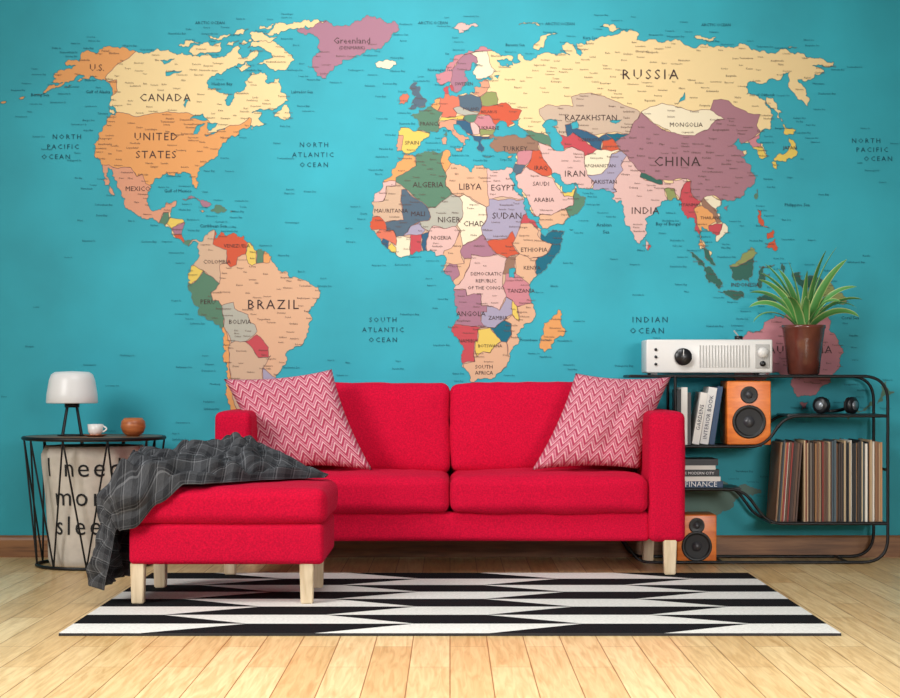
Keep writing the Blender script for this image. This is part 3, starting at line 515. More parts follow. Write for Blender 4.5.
DK = (70, 50, 48); OC = (10, 80, 96); OS = (18, 100, 116); DS = (104, 80, 72)
labels = []
def lab(s, px, py, size, sp=1.0, c=DK):
    X, Z = w2(px, py); labels.append(((s, X, Z, size * S * 1.35, sp), c))
for a in [('U.S.', 97, 68, 7), ('CANADA', 165, 98, 8, 1.2), ('UNITED', 156, 137, 8, 1.2), ('STATES', 156, 155, 8, 1.2), ('Greenland', 352, 41, 6.5), ('(DENMARK)', 352, 48, 3.6),
          ('RUSSIA', 650, 75, 10.5, 1.35), ('KAZAKHSTAN', 591, 118, 6), ('MONGOLIA', 686, 125, 4.6), ('CHINA', 677, 162, 10, 1.15), ('INDIA', 645, 211, 7.2, 1.1), ('IRAN', 575, 174, 6.5, 1.1),
          ('ALGERIA', 428, 185, 5.8), ('LIBYA', 470, 187, 6.6), ('EGYPT', 503, 188, 6.2), ('NIGER', 449, 220, 6.0), ('CHAD', 474, 224, 5.6), ('SUDAN', 507, 216, 6.6), ('ETHIOPIA', 534, 250, 4.6),
          ('MAURITANIA', 391, 211, 4.2), ('MALI', 418, 214, 5), ('DEMOCRATIC', 486, 274, 3.6), ('REPUBLIC', 486, 281, 3.6), ('OF THE CONGO', 486, 288, 3.6), ('ANGOLA', 471, 314, 5.2),
          ('TANZANIA', 521, 291, 4), ('KENYA', 532, 268, 4), ('NIGERIA', 441, 238, 4), ('ZAMBIA', 498, 318, 4), ('NAMIBIA', 468, 341, 3.6), ('BOTSWANA', 490, 346, 3.2), ('SOUTH', 484, 367, 4), ('AFRICA', 484, 373, 4),
          ('BRAZIL', 273, 305, 10, 1.25), ('MEXICO', 138, 189, 5), ('BOLIVIA', 240, 322, 4.6), ('PERU', 208, 302, 5), ('COLOMBIA', 217, 262, 4), ('VENEZUELA', 237, 246, 3.6), ('SAUDI', 541, 184, 4.4), ('ARABIA', 544, 200, 4.4),
          ('IRAQ', 541, 168, 4.4), ('TURKEY', 515, 149, 5), ('UKRAINE', 489, 128, 3.6), ('PAKISTAN', 604, 182, 4.2), ('AFGHANISTAN', 600, 166, 3.4), ('MYANMAR', 690, 205, 3.4), ('THAILAND', 711, 218, 3.2), ('FRANCE', 430, 124, 4),
          ('SPAIN', 412, 143, 4), ('POLAND', 471, 109, 3), ('SWEDEN', 464, 84, 3.4), ('AUSTRALIA', 800, 350, 8, 1.2), ('INDONESIA', 745, 285, 4), ('JAPAN', 790, 148, 3.6), ('BELARUS', 489, 112, 3), ('UZBEKISTAN', 591, 140, 3.2)]:
    lab(*a)
for t, x, y, s in [('NORTH', 314, 145, 5), ('ATLANTIC', 313, 155, 5), ('OCEAN', 314, 165, 5), ('SOUTH', 383, 320, 5), ('ATLANTIC', 383, 330, 5), ('OCEAN', 383, 340, 5), ('NORTH', 67, 137, 5), ('PACIFIC', 63, 147, 5),
                   ('OCEAN', 56, 157, 5), ('NORTH', 866, 141, 5), ('PACIFIC', 872, 150, 5), ('OCEAN', 878, 159, 5), ('INDIAN', 650, 320, 6), ('OCEAN', 647, 331, 6)]:
    lab(t, x, y, s, 1.4, OC)
for t, x, y, s in [('ARCTIC OCEAN', 210, 23, 3), ('ARCTIC OCEAN', 433, 23, 3), ('ARCTIC OCEAN', 560, 24, 3), ('ARCTIC OCEAN', 716, 25, 3), ('Gulf of Mexico', 178, 191, 3.4), ('Caribbean Sea', 213, 226, 3.4), ('Arabian', 604, 225, 3.6), ('Sea', 606, 232, 3.6),
                   ('Bay of Bengal', 668, 224, 3.4), ('Hudson Bay', 222, 84, 3.2), ('Labrador Sea', 302, 92, 3), ('Gulf of Alaska', 98, 92, 3.2), ('Coral Sea', 850, 318, 3.4), ('Philippine Sea', 797, 205, 3.4), ('Sea of Okhotsk', 762, 95, 3),
                   ('Bering Sea', 40, 95, 3.2), ('Norwegian Sea', 440, 70, 3), ('Mozambique Channel', 535, 340, 2.6), ('Barents Sea', 515, 45, 3), ('Kara Sea', 590, 38, 3)]:
    lab(t, x, y, s, 1.0, OC)
syl = ['ba', 'ra', 'ko', 'mi', 'san', 'ta', 'lo', 'ne', 'vi', 'gor', 'pe', 'ter', 'du', 'lin', 'mo', 'ka', 'sha', 'ri', 'os', 'el', 'burg', 'ton', 'ville', 'na', 'is', 'an']
def word():
    return ''.join(random.choice(syl) for _ in range(random.randint(2, 4))).capitalize()
big = [(l[0][1], l[0][2]) for l in labels]
cnt = 0
for _ in range(9000):
    if cnt > 760: break
    px, py = random.uniform(40, 860), random.uniform(40, 385)
    if classify(px, py) is None: continue
    X, Z = w2(px, py)
    if any(abs(X - bx) < .10 and abs(Z - bz) < .026 for bx, bz in big[:60]): continue
    if any(abs(X - bx) < .042 and abs(Z - bz) < .0135 for bx, bz in big): continue
    big.append((X, Z)); lab(word(), px, py, random.uniform(1.5, 2.2), 1, DS); cnt += 1
# coast / island names on the sea
coast = [p for pl in polys if pl[0] == 0 for p in pl[3]]
cnt = 0
for _ in range(9000):
    if cnt > 420: break
    q = random.choice(coast) if random.random() < .88 else (random.uniform(5, 895), random.uniform(60, 500))
    px, py = q[0] + random.uniform(-24, 24), q[1] + random.uniform(-14, 14)
    if not (4 < px < 896 and 14 < py < 505): continue
    if any(classify(px + dx, py) for dx in (-8, 0, 8)): continue
    X, Z = w2(px, py)
    if any(abs(X - bx) < .08 and abs(Z - bz) < .016 for bx, bz in big): continue
    big.append((X, Z)); lab(word() + random.choice(['', ' Is.', ' Sea', ' Bay']), px, py, random.uniform(1.6, 2.2), 1, OS); cnt += 1
tm = text_meshes([l[0] for l in labels], res=1)
for (vs, fs), l in zip(tm, labels):
    i0 = len(MV)
    for x, z in vs: MV.append((x, -0.0032, z))
    for f in fs: MF.append([i0 + i for i in f]); MC.append(l[1])
mur = obj_from('world_map_mural', MV, MF, attr_mat('mural_print', .6))
ca = mur.data.color_attributes.new('Col', 'FLOAT_COLOR', 'CORNER')
buf = []
lc = {}
for p, c in zip(mur.data.polygons, MC):
    if c not in lc: lc[c] = lin(c)
    for _ in range(p.loop_total): buf.extend(lc[c])
ca.data.foreach_set('color', buf)
# all mural faces must face the room
me = mur.data
flip = [p.index for p in me.polygons if p.normal.y > 0]
bm = bmesh.new(); bm.from_mesh(me); bm.faces.ensure_lookup_table()
bmesh.ops.reverse_faces(bm, faces=[bm.faces[i] for i in flip]); bm.to_mesh(me); bm.free()

# ------------------------------------------------------------------ rug
m_rw = mat('rug_white', (226, 224, 218), .95, noise_amt=.05, nscale=90, bump=.6, bscale=350, spec=.1)
m_rb = mat('rug_black', (20, 20, 23), .95, noise_amt=.2, nscale=90, bump=.6, bscale=350, spec=.1)
m_re = mat('rug_edge', (40, 40, 42), .9)
X0, X1, Y0, Y1, RZ = -1.345, 1.345, -2.78, -.83, .010
rows = 8; dy = (Y1 - Y0) / rows
rv, rf, rm = [], [], []
def quad(a, b, c, d, mi):
    i = len(rv); rv.extend([a, b, c, d]); rf.append((i, i + 1, i + 2, i + 3)); rm.append(mi)
per = 0.60
sk = .34
for r in range(rows):
    ya, yb = Y0 + r * dy, Y0 + (r + 1) * dy
    s = sk if r % 2 == 0 else -sk
    prev_a = X0; prev_b = X0; ci = r % 2
    seq = [X0 + per * (k + .75) for k in range(6) if X0 + per * (k + .75) < X1 - sk / 2]
    for b in seq + [None]:
        na = X1 if b is None else b - s / 2; nb = X1 if b is None else b + s / 2
        quad((prev_a, ya, RZ), (na, ya, RZ), (nb, yb, RZ), (prev_b, yb, RZ), ci)
        prev_a, prev_b = na, nb; ci = 1 - ci
for a, b in [((X0, Y0), (X1, Y0)), ((X1, Y0), (X1, Y1)), ((X1, Y1), (X0, Y1)), ((X0, Y1), (X0, Y0))]:
    quad((a[0], a[1], 0.0005), (b[0], b[1], 0.0005), (b[0], b[1], RZ), (a[0], a[1], RZ), 2)
quad((X0, Y1, .0005), (X1, Y1, .0005), (X1, Y0, .0005), (X0, Y0, .0005), 2)
obj_from('rug', rv, rf, [m_rw, m_rb, m_re], fm=rm)

# ------------------------------------------------------------------ sofa
m_red = mat('crimson_fabric', (200, 8, 52), .85, noise_amt=.10, nscale=150, bump=.55, bscale=420, sheen=.18, spec=.15)
m_leg = wood('pale_leg_wood', (206, 182, 146), (226, 206, 174), (8, 8, 1), .45, 6)
def leg(name, x, y, z0, z1, w=.058):
    bm = bmesh.new(); bmesh.ops.create_cube(bm, size=1)
    for v in bm.verts:
        k = w * (.42 if v.co.z < 0 else .5)
        v.co = Vector((math.copysign(k, v.co.x) + x, math.copysign(k, v.co.y) + y, z1 if v.co.z > 0 else z0))
    bmesh.ops.bevel(bm, geom=bm.edges[:], offset=.004, segments=2, affect='EDGES')
    me = bpy.data.meshes.new(name); bm.to_mesh(me); bm.free(); me.materials.append(m_leg)
    o = bpy.data.objects.new(name, me); COL.objects.link(o); return o
parts = [
    rbox('base_frame', -.895, .895, -.905, -.16, .158, .290, .022, m_red, (0, .004, 0), k=10),
    rbox('arm_left', -1.05, -.888, -.93, -.14, .158, .737, .028, m_red, (.006, .004, .004), k=10, wr=.0015),
    rbox('arm_right', .888, 1.05, -.93, -.14, .158, .737, .028, m_red, (.006, .004, .004), k=10, wr=.0015),
    rbox('back_frame', -.93, .93, -.25, -.13, .158, .825, .03, m_red, (0, .004, .004), k=10),
    rbox('seat_cushion_left', -.885, -.003, -.945, -.38, .288, .448, .04, m_red, (.002, .014, .016), k=18, wr=.007),
    rbox('seat_cushion_right', .003, .885, -.945, -.38, .288, .448, .04, m_red, (.002, .014, .016), k=18, wr=.007, seed=5),
    leg('leg_front_left', -.983, -.90, RZ + .001, .165), leg('leg_front_right', .983, -.90, RZ + .001, .165),
    leg('leg_back_left', -.957, -.24, 0, .165), leg('leg_back_right', .957, -.24, 0, .165)]
for nm, a, b, sd in (('back_cushion_left', -.93, -.003, 0), ('back_cushion_right', .003, .93, 9)):
    o = rbox(nm, a, b, -.105, .105, -.21, .21, .035, m_red, (.002, .022, .012), k=18, wr=.007, seed=sd)
    o.data.transform(Matrix.Translation((0, -.335, .643)) @ Matrix.Rotation(math.radians(-8), 4, 'X'))
    # narrow the cushion below the arm tops so that it sits between the arms
    for v in o.data.vertices:
        if v.co.z < .76:
            t = min(1, (.76 - v.co.z) / .03)
            lim = .93 - .045 * t
            v.co.x = max(-lim, min(lim, v.co.x))
    parts.append(o)
group('sofa', parts)
# ottoman
parts = [rbox('base', -1.245, -.490, -1.985, -1.335, .164, .322, .02, m_red, (.004, .004, 0), k=10),
         rbox('cushion', -1.255, -.480, -1.995, -1.325, .320, .458, .04, m_red, (.01, .01, .012), k=18, wr=.004)]
for i, (x, y) in enumerate([(-1.215, -1.945), (-.557, -1.945), (-1.215, -1.40), (-.557, -1.40)]):
    parts.append(leg('leg_%d' % (i + 1), x, y, RZ, .17, .056))
group('ottoman', parts)

# ------------------------------------------------------------------ pillows
def chevron():
    m = bpy.data.materials.new('chevron_knit'); m.use_nodes = True
    nt = m.node_tree; b = nt.nodes['Principled BSDF']; b.inputs['Roughness'].default_value = .9
    b.inputs['Specular IOR Level'].default_value = .15
    uv = nt.nodes.new('ShaderNodeUVMap'); uv.uv_map = 'UVMap'
    sx = nt.nodes.new('ShaderNodeSeparateXYZ'); nt.links.new(uv.outputs['UV'], sx.inputs[0])
    def M(op, a, b_=None, v=None):
        n = nt.nodes.new('ShaderNodeMath'); n.operation = op
        if hasattr(a, 'links'): nt.links.new(a, n.inputs[0])
        else: n.inputs[0].default_value = a
        if b_ is not None:
            if hasattr(b_, 'links'): nt.links.new(b_, n.inputs[1])
            else: n.inputs[1].default_value = b_
        return n.outputs[0]
    u = M('MULTIPLY', sx.outputs['X'], 9.0)
    pp = M('PINGPONG', u, 0.5)
    v = M('MULTIPLY', sx.outputs['Y'], 11.0)
    t = M('ADD', v, M('MULTIPLY', pp, 2.0))
    f = M('FRACT', t)
    r = nt.nodes.new('ShaderNodeValToRGB'); r.color_ramp.interpolation = 'LINEAR'
    e = r.color_ramp.elements; e[0].position = 0; e[0].color = lin((182, 66, 94)); e[1].position = 1; e[1].color = lin((182, 66, 94))
    for p, c in ((.26, (176, 58, 88)), (.36, (228, 188, 190)), (.48, (224, 178, 184)), (.56, (194, 96, 120)), (.74, (198, 108, 130)), (.84, (218, 164, 172))):
        x = e.new(p); x.color = lin(c)
    nt.links.new(f, r.inputs['Fac'])
    n = nt.nodes.new('ShaderNodeTexNoise'); n.inputs['Scale'].default_value = 90
    nt.links.new(uv.outputs['UV'], n.inputs['Vector'])
    mx = nt.nodes.new('ShaderNodeMix'); mx.data_type = 'RGBA'; mx.blend_type = 'OVERLAY'; mx.inputs['Factor'].default_value = .7
    nt.links.new(r.outputs['Color'], mx.inputs['A']); nt.links.new(n.outputs['Fac'], mx.inputs['B'])
    nt.links.new(mx.outputs['Result'], b.inputs['Base Color'])
    bp = nt.nodes.new('ShaderNodeBump'); bp.inputs['Strength'].default_value = .8; bp.inputs['Distance'].default_value = .005
    nt.links.new(n.outputs['Fac'], bp.inputs['Height']); nt.links.new(bp.outputs['Normal'], b.inputs['Normal'])
    return m
m_chev = chevron()
def pillow(c00, c10, c11, c01, T, seed):
    c00, c10, c11, c01 = [Vector(v) for v in (c00, c10, c11, c01)]
    nrm = (c10 - c00).cross(c01 - c00).normalized()
    if nrm.y > 0: nrm = -nrm
    N = 34; bm = bmesh.new(); uvl = bm.loops.layers.uv.new('UVMap')
    for side in (1, -1):
        g = []
        for i in range(N + 1):
            row = []
            for j in range(N + 1):
                u, v = -1 + 2 * i / N, -1 + 2 * j / N
                uu = u * (1 - .085 * (1 - v * v)); vv = v * (1 - .085 * (1 - u * u))
                a, b = (uu + 1) / 2, (vv + 1) / 2
                p = c00 * (1 - a) * (1 - b) + c10 * a * (1 - b) + c11 * a * b + c01 * (1 - a) * b
                f = (max(0, 1 - u * u) * max(0, 1 - v * v)) ** .42
                w = (noise.noise(Vector((u * 2.3, v * 2.3, seed + side))) * .026 + abs(noise.noise(Vector((u * 4.1, v * 4.1, seed)))) * .016) * f
                p = p + nrm * side * (T * f + w)
                row.append((bm.verts.new(p), (i / N, j / N)))
            g.append(row)
        for i in range(N):
            for j in range(N):
                q = [g[i][j], g[i + 1][j], g[i + 1][j + 1], g[i][j + 1]]
                if side < 0: q.reverse()
                f = bm.faces.new([t[0] for t in q]); f.smooth = True
                for l, t in zip(f.loops, q): l[uvl].uv = t[1]
    bmesh.ops.remove_doubles(bm, verts=bm.verts, dist=1e-5)
    bmesh.ops.recalc_face_normals(bm, faces=bm.faces)
    me = bpy.data.meshes.new('throw_pillow'); bm.to_mesh(me); bm.free(); me.materials.append(m_chev)
    o = bpy.data.objects.new('throw_pillow', me); COL.objects.link(o); return o
pillow((-.87, -.70, .472), (-.355, -.72, .468), (-.55, -.575, .93), (-1.055, -.565, .885), .085, 1.3)
pillow((.375, -.72, .468), (.87, -.70, .472), (1.03, -.565, .895), (.585, -.575, .912), .085, 7.7)

# ------------------------------------------------------------------ blanket
def plaid():
    m = bpy.data.materials.new('charcoal_plaid_wool'); m.use_nodes = True
    nt = m.node_tree; b = nt.nodes['Principled BSDF']; b.inputs['Roughness'].default_value = .95
    b.inputs['Specular IOR Level'].default_value = .1
    uv = nt.nodes.new('ShaderNodeUVMap'); uv.uv_map = 'UVMap'
    sx = nt.nodes.new('ShaderNodeSeparateXYZ'); nt.links.new(uv.outputs['UV'], sx.inputs[0])
    outs = []
    for ax in ('X', 'Y'):
        m1 = nt.nodes.new('ShaderNodeMath'); m1.operation = 'MULTIPLY'; m1.inputs[1].default_value = 10
        nt.links.new(sx.outputs[ax], m1.inputs[0])
        m2 = nt.nodes.new('ShaderNodeMath'); m2.operation = 'FRACT'; nt.links.new(m1.outputs[0], m2.inputs[0])
        r = nt.nodes.new('ShaderNodeValToRGB'); r.color_ramp.interpolation = 'CONSTANT'
        e = r.color_ramp.elements; e[0].position = 0; e[0].color = (.20, .20, .20, 1); e[1].position = .06; e[1].color = (0, 0, 0, 1)
        for pp_, cc_ in ((.16, .10), (.20, 0), (.55, .05)):
            x = e.new(pp_); x.color = (cc_, cc_, cc_, 1)
        nt.links.new(m2.outputs[0], r.inputs['Fac']); outs.append(r.outputs['Color'])
    a = nt.nodes.new('ShaderNodeMath'); a.operation = 'ADD'
    nt.links.new(outs[0], a.inputs[0]); nt.links.new(outs[1], a.inputs[1])
    n = nt.nodes.new('ShaderNodeTexNoise'); n.inputs['Scale'].default_value = 120
    nt.links.new(uv.outputs['UV'], n.inputs['Vector'])
    a2 = nt.nodes.new('ShaderNodeMath'); a2.operation = 'MULTIPLY_ADD'; a2.inputs[1].default_value = .10
    nt.links.new(n.outputs['Fac'], a2.inputs[0]); nt.links.new(a.outputs[0], a2.inputs[2])
    r = nt.nodes.new('ShaderNodeValToRGB'); e = r.color_ramp.elements
    e[0].color = lin((26, 27, 31)); e[1].position = .5; e[1].color = lin((128, 130, 134))
    nt.links.new(a2.outputs[0], r.inputs['Fac']); nt.links.new(r.outputs['Color'], b.inputs['Base Color'])
    bp = nt.nodes.new('ShaderNodeBump'); bp.inputs['Strength'].default_value = .7; bp.inputs['Distance'].default_value = .004
    nt.links.new(n.outputs['Fac'], bp.inputs['Height']); nt.links.new(bp.outputs['Normal'], b.inputs['Normal'])
    return m
def interp(tab, x):
    for (a, b) in zip(tab, tab[1:]):
        if a[0] >= x >= b[0]:
            t = (x - a[0]) / (b[0] - a[0]); t = t * t * (3 - 2 * t)
            return [a[k] + t * (b[k] - a[k]) for k in range(1, len(a))]
    return list(tab[-1][1:]) if x < tab[-1][0] else list(tab[0][1:])
# flat position a (towards the left), front / back limits, heap height
A0 = -.515
tab = [(A0, -1.50, -1.44, .000), (-.60, -1.58, -1.40, .014), (-.72, -1.70, -1.36, .045), (-.86, -1.88, -1.345, .095), (-.98, -2.01, -1.340, .080),
       (-1.12, -2.11, -1.345, .060), (-1.22, -2.19, -1.37, .050), (-1.30, -2.20, -1.44, .04), (-1.45, -2.14, -1.54, 0), (-1.70, -2.10, -1.60, 0)]
NU, NV = 220, 170
OXL, OYF, TOP = -1.268, -2.008, .476
bm = bmesh.new(); uvl = bm.loops.layers.uv.new('UVMap'); g = []
def rdg(t):   # rounded fold with a sharp valley
    return abs(math.sin(math.pi * t)) ** .75
for i in range(NU + 1):
    a = A0 - (1.685 + A0) * i / NU; row = []
    yf, yb, hp = interp(tab, a)
    for j in range(NV + 1):
        v = j / NV
        ja = a + .035 * noise.noise(Vector((v * 4, 3.1, 0)))
        b = yf + (yb - yf) * v + .025 * noise.noise(Vector((a * 6, v * 1.5, 9.0)))
        da = max(0, OXL - ja); db = max(0, OYF - b)
        hang = min(1, da / .42)
        n1 = noise.noise(Vector((a * 3.4, v * 2.2, 5.5))); n2 = noise.noise(Vector((a * 7.5, v * 4.5, 1.5))); n3 = noise.noise(Vector((a * 15, v * 9, 7.7)))
        # long folds run along the gathered throw and meander
        f1 = rdg(3.6 * v + 1.7 * n1 + .35 * n2 + a * 1.3)
        f2 = rdg(8.0 * v + 2.2 * n2 - a * 3.0 + .3 * n3)
        f3 = rdg(a * 6.0 + 2.4 * v + 2.0 * n1)
        edge = min(1, v * 9) * min(1, (1 - v) * 9)
        grow = min(1, max(0, (A0 - a) / .30))
        fold = (.056 * f1 + .015 * f2 + .024 * f3 * (1 - hang)) * edge * (.12 + .88 * grow)
        hump = hp * math.exp(-((v - .66) / .30) ** 2)
        drop = math.hypot(da, db)
        over = max(0, drop - .02)
        k = min(1, over / .05)        # 0 on the top, 1 on the hanging faces
        tot = da + db + 1e-6
        X = max(ja, OXL) - k * (da / tot) * (.018 + .9 * fold + .035 * hang) - .030 * hang * math.sin(b * 9 + 1)
        Y = max(b, OYF) - k * (db / tot) * (.012 + .55 * fold)
        Y += .02 * math.sin(da * 16 + v * 5) * hang
        X = min(X, OXL - .004) if da > .03 else X
        Z = TOP + (hump + fold) * (1 - .85 * k) * math.exp(-over * 3) - over
        Z = max(.018 + .010 * f2, Z)
        row.append((bm.verts.new((X, Y, Z)), (i / NU * 1.9, v * 1.15)))
    g.append(row)
for i in range(NU):
    for j in range(NV):
        q = [g[i][j], g[i][j + 1], g[i + 1][j + 1], g[i + 1][j]]
        f = bm.faces.new([t[0] for t in q]); f.smooth = True
        for l, t in zip(f.loops, q): l[uvl].uv = t[1]
bmesh.ops.recalc_face_normals(bm, faces=bm.faces)
for _ in range(2): bmesh.ops.smooth_vert(bm, verts=bm.verts, factor=.5, use_axis_x=True, use_axis_y=True, use_axis_z=True)
me = bpy.data.meshes.new('throw_blanket'); bm.to_mesh(me); bm.free(); me.materials.append(plaid())
bl = bpy.data.objects.new('throw_blanket', me); COL.objects.link(bl)
so = bl.modifiers.new('thick', 'SOLIDIFY'); so.thickness = .006; so.offset = 0

# ------------------------------------------------------------------ side table + laundry bag
m_blk = mat('black_metal', (18, 18, 20), .45, metal=.3)
TX, TY = -1.69, -.40
m_top = wood('walnut_top', (96, 66, 44), (132, 94, 64), (2, 10, 2), .4, 5)
parts = [lathe('top', [(0, .596), (.318, .596), (.324, .600), (.324, .610), (.318, .614), (0, .614)], m_top, (TX, TY, 0), 64)]
def ring(name, r, z, rad):
    return tube(name, [(TX + r * math.cos(2 * math.pi * i / 64), TY + r * math.sin(2 * math.pi * i / 64), z) for i in range(64)], rad, m_blk, True)
parts += [ring('rim_upper', .330, .606, .009), ring('rim_lower', .268, .009, .008)]
NW = 10; pts = []
for i in range(NW):
    a = 2 * math.pi * (i + .1) / NW; b = 2 * math.pi * (i + .6) / NW; c = 2 * math.pi * (i + 1.1) / NW
    pa = (TX + .330 * math.cos(a), TY + .330 * math.sin(a), .602); pb = (TX + .268 * math.cos(b), TY + .268 * math.sin(b), .010)
    pc = (TX + .330 * math.cos(c), TY + .330 * math.sin(c), .602)
    parts.append(tube('wire_%d' % (2 * i + 1), [pa, pb], .0045, m_blk)); parts.append(tube('wire_%d' % (2 * i + 2), [pb, pc], .0045, m_blk))
group('side_table', parts)
m_bag = mat('linen_bag', (212, 203, 190), .9, noise_amt=.03, nscale=25, bump=.5, bscale=500, spec=.1)
BR = .238
def bag_r(a, z):
    t = z / .57
    base = BR * (1 - .10 * (1 - t)) * (1.0 if t < .93 else 1 - (t - .93) * 1.2)
    if t < .06: base *= .93 + t * 1.17
    fold = .010 * math.sin(a * 9 + z * 8) * (t ** 1.5) + .010 * noise.noise(Vector((math.cos(a) * 2, math.sin(a) * 2, z * 5)))
    return base + fold
bv, bf = [], []; NA, NZ = 120, 40
for k in range(NZ + 1):
    z = .004 + .566 * k / NZ
    for i in range(NA):
        a = 2 * math.pi * i / NA; r = bag_r(a, z); bv.append((TX + r * math.cos(a), TY + r * math.sin(a), z))
for k in range(NZ):
    for i in range(NA): bf.append((k * NA + i, k * NA + (i + 1) % NA, (k + 1) * NA + (i + 1) % NA, (k + 1) * NA + i))
bf.append(tuple(range(NA - 1, -1, -1)))
i0 = len(bv)
for i in range(NA):
    a = 2 * math.pi * i / NA; bv.append((TX + .12 * math.cos(a), TY + .12 * math.sin(a), .53))
for i in range(NA): bf.append((NZ * NA + i, NZ * NA + (i + 1) % NA, i0 + (i + 1) % NA, i0 + i))
bf.append(tuple(range(i0, i0 + NA)))
bag = obj_from('fabric_body', bv, bf, m_bag, True)
def flat_text(name, items, m, mapper, res=3, sub=0):
    tm = text_meshes(items, res); vs, fs = [], []
    for v, f in tm:
        i0 = len(vs); vs += [(x, z) for x, z in v]; fs += [[i0 + i for i in q] for q in f]
    o = obj_from(name, [(x, 0, z) for x, z in vs], fs, m)
    if sub:
        bm = bmesh.new(); bm.from_mesh(o.data); bmesh.ops.triangulate(bm, faces=bm.faces)
        for _ in range(sub):
            lg = [e for e in bm.edges if e.calc_length() > .012]
            if lg: bmesh.ops.subdivide_edges(bm, edges=lg, cuts=1)
            bmesh.ops.triangulate(bm, faces=bm.faces)
        bm.to_mesh(o.data); bm.free()
    for v in o.data.vertices: v.co = Vector(mapper(v.co.x, v.co.z))
    return o
m_ink = mat('black_ink', (28, 28, 30), .8)
def bagmap(x, z):
    a = -math.pi / 2 + x / BR; r = bag_r(a, z) + .003
    return (TX + r * math.cos(a), TY + r * math.sin(a), z)
btxt = flat_text('printed_text', [('I need', -.012, .470, .125, 1.2), ('more', -.0, .335, .125, 1.25), ('sleep', -.0, .200, .125, 1.25)], m_ink, bagmap, 3, 3)
group('laundry_bag', [bag, btxt])

# table lamp
LX, LY, LZ = -1.80, -.38, .6145
m_shade = mat('opal_glass', (225, 224, 222), .35, emit=.06)
m_dark = mat('dark_steel', (36, 34, 36), .4, metal=.5)
parts = [lathe('shade', [(0, .155), (.119, .155), (.122, .160), (.119, .20), (.108, .265), (.098, .292), (.08, .304), (0, .308)], m_shade, (LX, LY, LZ), 48),
         lathe('collar', [(0, .135), (.035, .135), (.035, .156), (0, .156)], m_dark, (LX, LY, LZ), 24)]
for i in range(4):
    a = math.pi / 4 + i * math.pi / 2 + .25
    parts.append(tube('leg_%d' % (i + 1), [(LX + .030 * math.cos(a), LY + .030 * math.sin(a), LZ + .145), (LX + .062 * math.cos(a), LY + .062 * math.sin(a), LZ + .005)], .006, m_dark))
parts.append(lathe('foot_ring', [(.055, 0), (.069, 0), (.069, .006), (.055, .006), (.055, 0)], m_dark, (LX, LY, LZ), 32))
group('table_lamp', parts)
# coffee cup
CX, CY, CZ = -1.665, -.50, .6145
m_cer = mat('white_ceramic', (236, 232, 226), .25); m_cop = mat('copper_glaze', (176, 108, 74), .3, metal=.5)
parts = [lathe('saucer', [(0, 0), (.035, 0), (.055, .008), (.056, .011), (.034, .005), (0, .005)], m_cop, (CX, CY, CZ), 32),
         lathe('cup', [(0, .006), (.022, .006), (.034, .022), (.037, .058), (.034, .058), (.030, .022), (0, .012)], m_cer, (CX, CY, CZ), 32),
         tube('handle', [(CX + .034 + .018 * math.sin(t * math.pi / 8), CY, CZ + .05 - .028 * t / 8) for t in range(9)], .004, m_cer)]
group('coffee_cup', parts)
# tea light holder
m_ball = wood('turned_wood', (150, 78, 40), (190, 112, 62), (1, 1, 6), .4, 8)
parts = [lathe('body', [(0, 0), (.028, 0), (.048, .016), (.059, .044), (.055, .07), (.042, .086), (.036, .084), (.04, .064), (.03, .05), (0, .05)], m_ball, (-1.50, -.43, .6145), 40),
         lathe('candle', [(0, .0), (.026, .0), (.026, .02), (0, .02)], m_dark, (-1.50, -.43, .665), 24)]
group('tea_light_holder', parts)

# ------------------------------------------------------------------ shelving unit
YF, YB = -.36, -.07
parts = []
def frame(nm, pts, rad):
    for tag, y in (('front', YF), ('back', YB)):
        parts.append(tube('%s_%s' % (nm, tag), rounded([(p[0], y, p[1]) for p in pts], rad), .0075, m_blk))
frame('outer_rail', [(.86, .898), (2.09, .898), (2.09, .010), (.90, .010), (.84, .10)], .12)
frame('middle_rail', [(1.075, .562), (1.50, .562), (1.60, .708), (2.088, .708)], .07)
frame('lower_rail', [(1.075, .358), (1.40, .358), (1.52, .194), (2.088, .194)], .07)
for tag, y in (('front', YF), ('back', YB)):
    parts.append(tube('post_%s' % tag, [(1.075, y, .01), (1.075, y, .898)], .0075, m_blk))
for i, (x, z) in enumerate([(.86, .898), (1.075, .562), (2.09, .708), (1.075, .358), (2.09, .194), (2.09, .45), (1.3, .010), (1.9, .010), (.84, .10)]):
    parts.append(tube('crossbar_%d' % (i + 1), [(x, YF, z), (x, YB, z)], .0065, m_blk))
m_plate = mat('black_sheet', (24, 24, 27), .4, metal=.3)
for i, (a, b, z) in enumerate([(.862, 1.99, .898), (1.075, 1.49, .562), (1.61, 2.085, .708), (1.075, 1.39, .358), (1.53, 2.085, .194)]):
    parts.append(box('shelf_%d' % (i + 1), a, b, YF, YB, z - .002, z + .0075, m_plate))
group('shelving_unit', parts)
ST = .9058  # top surface
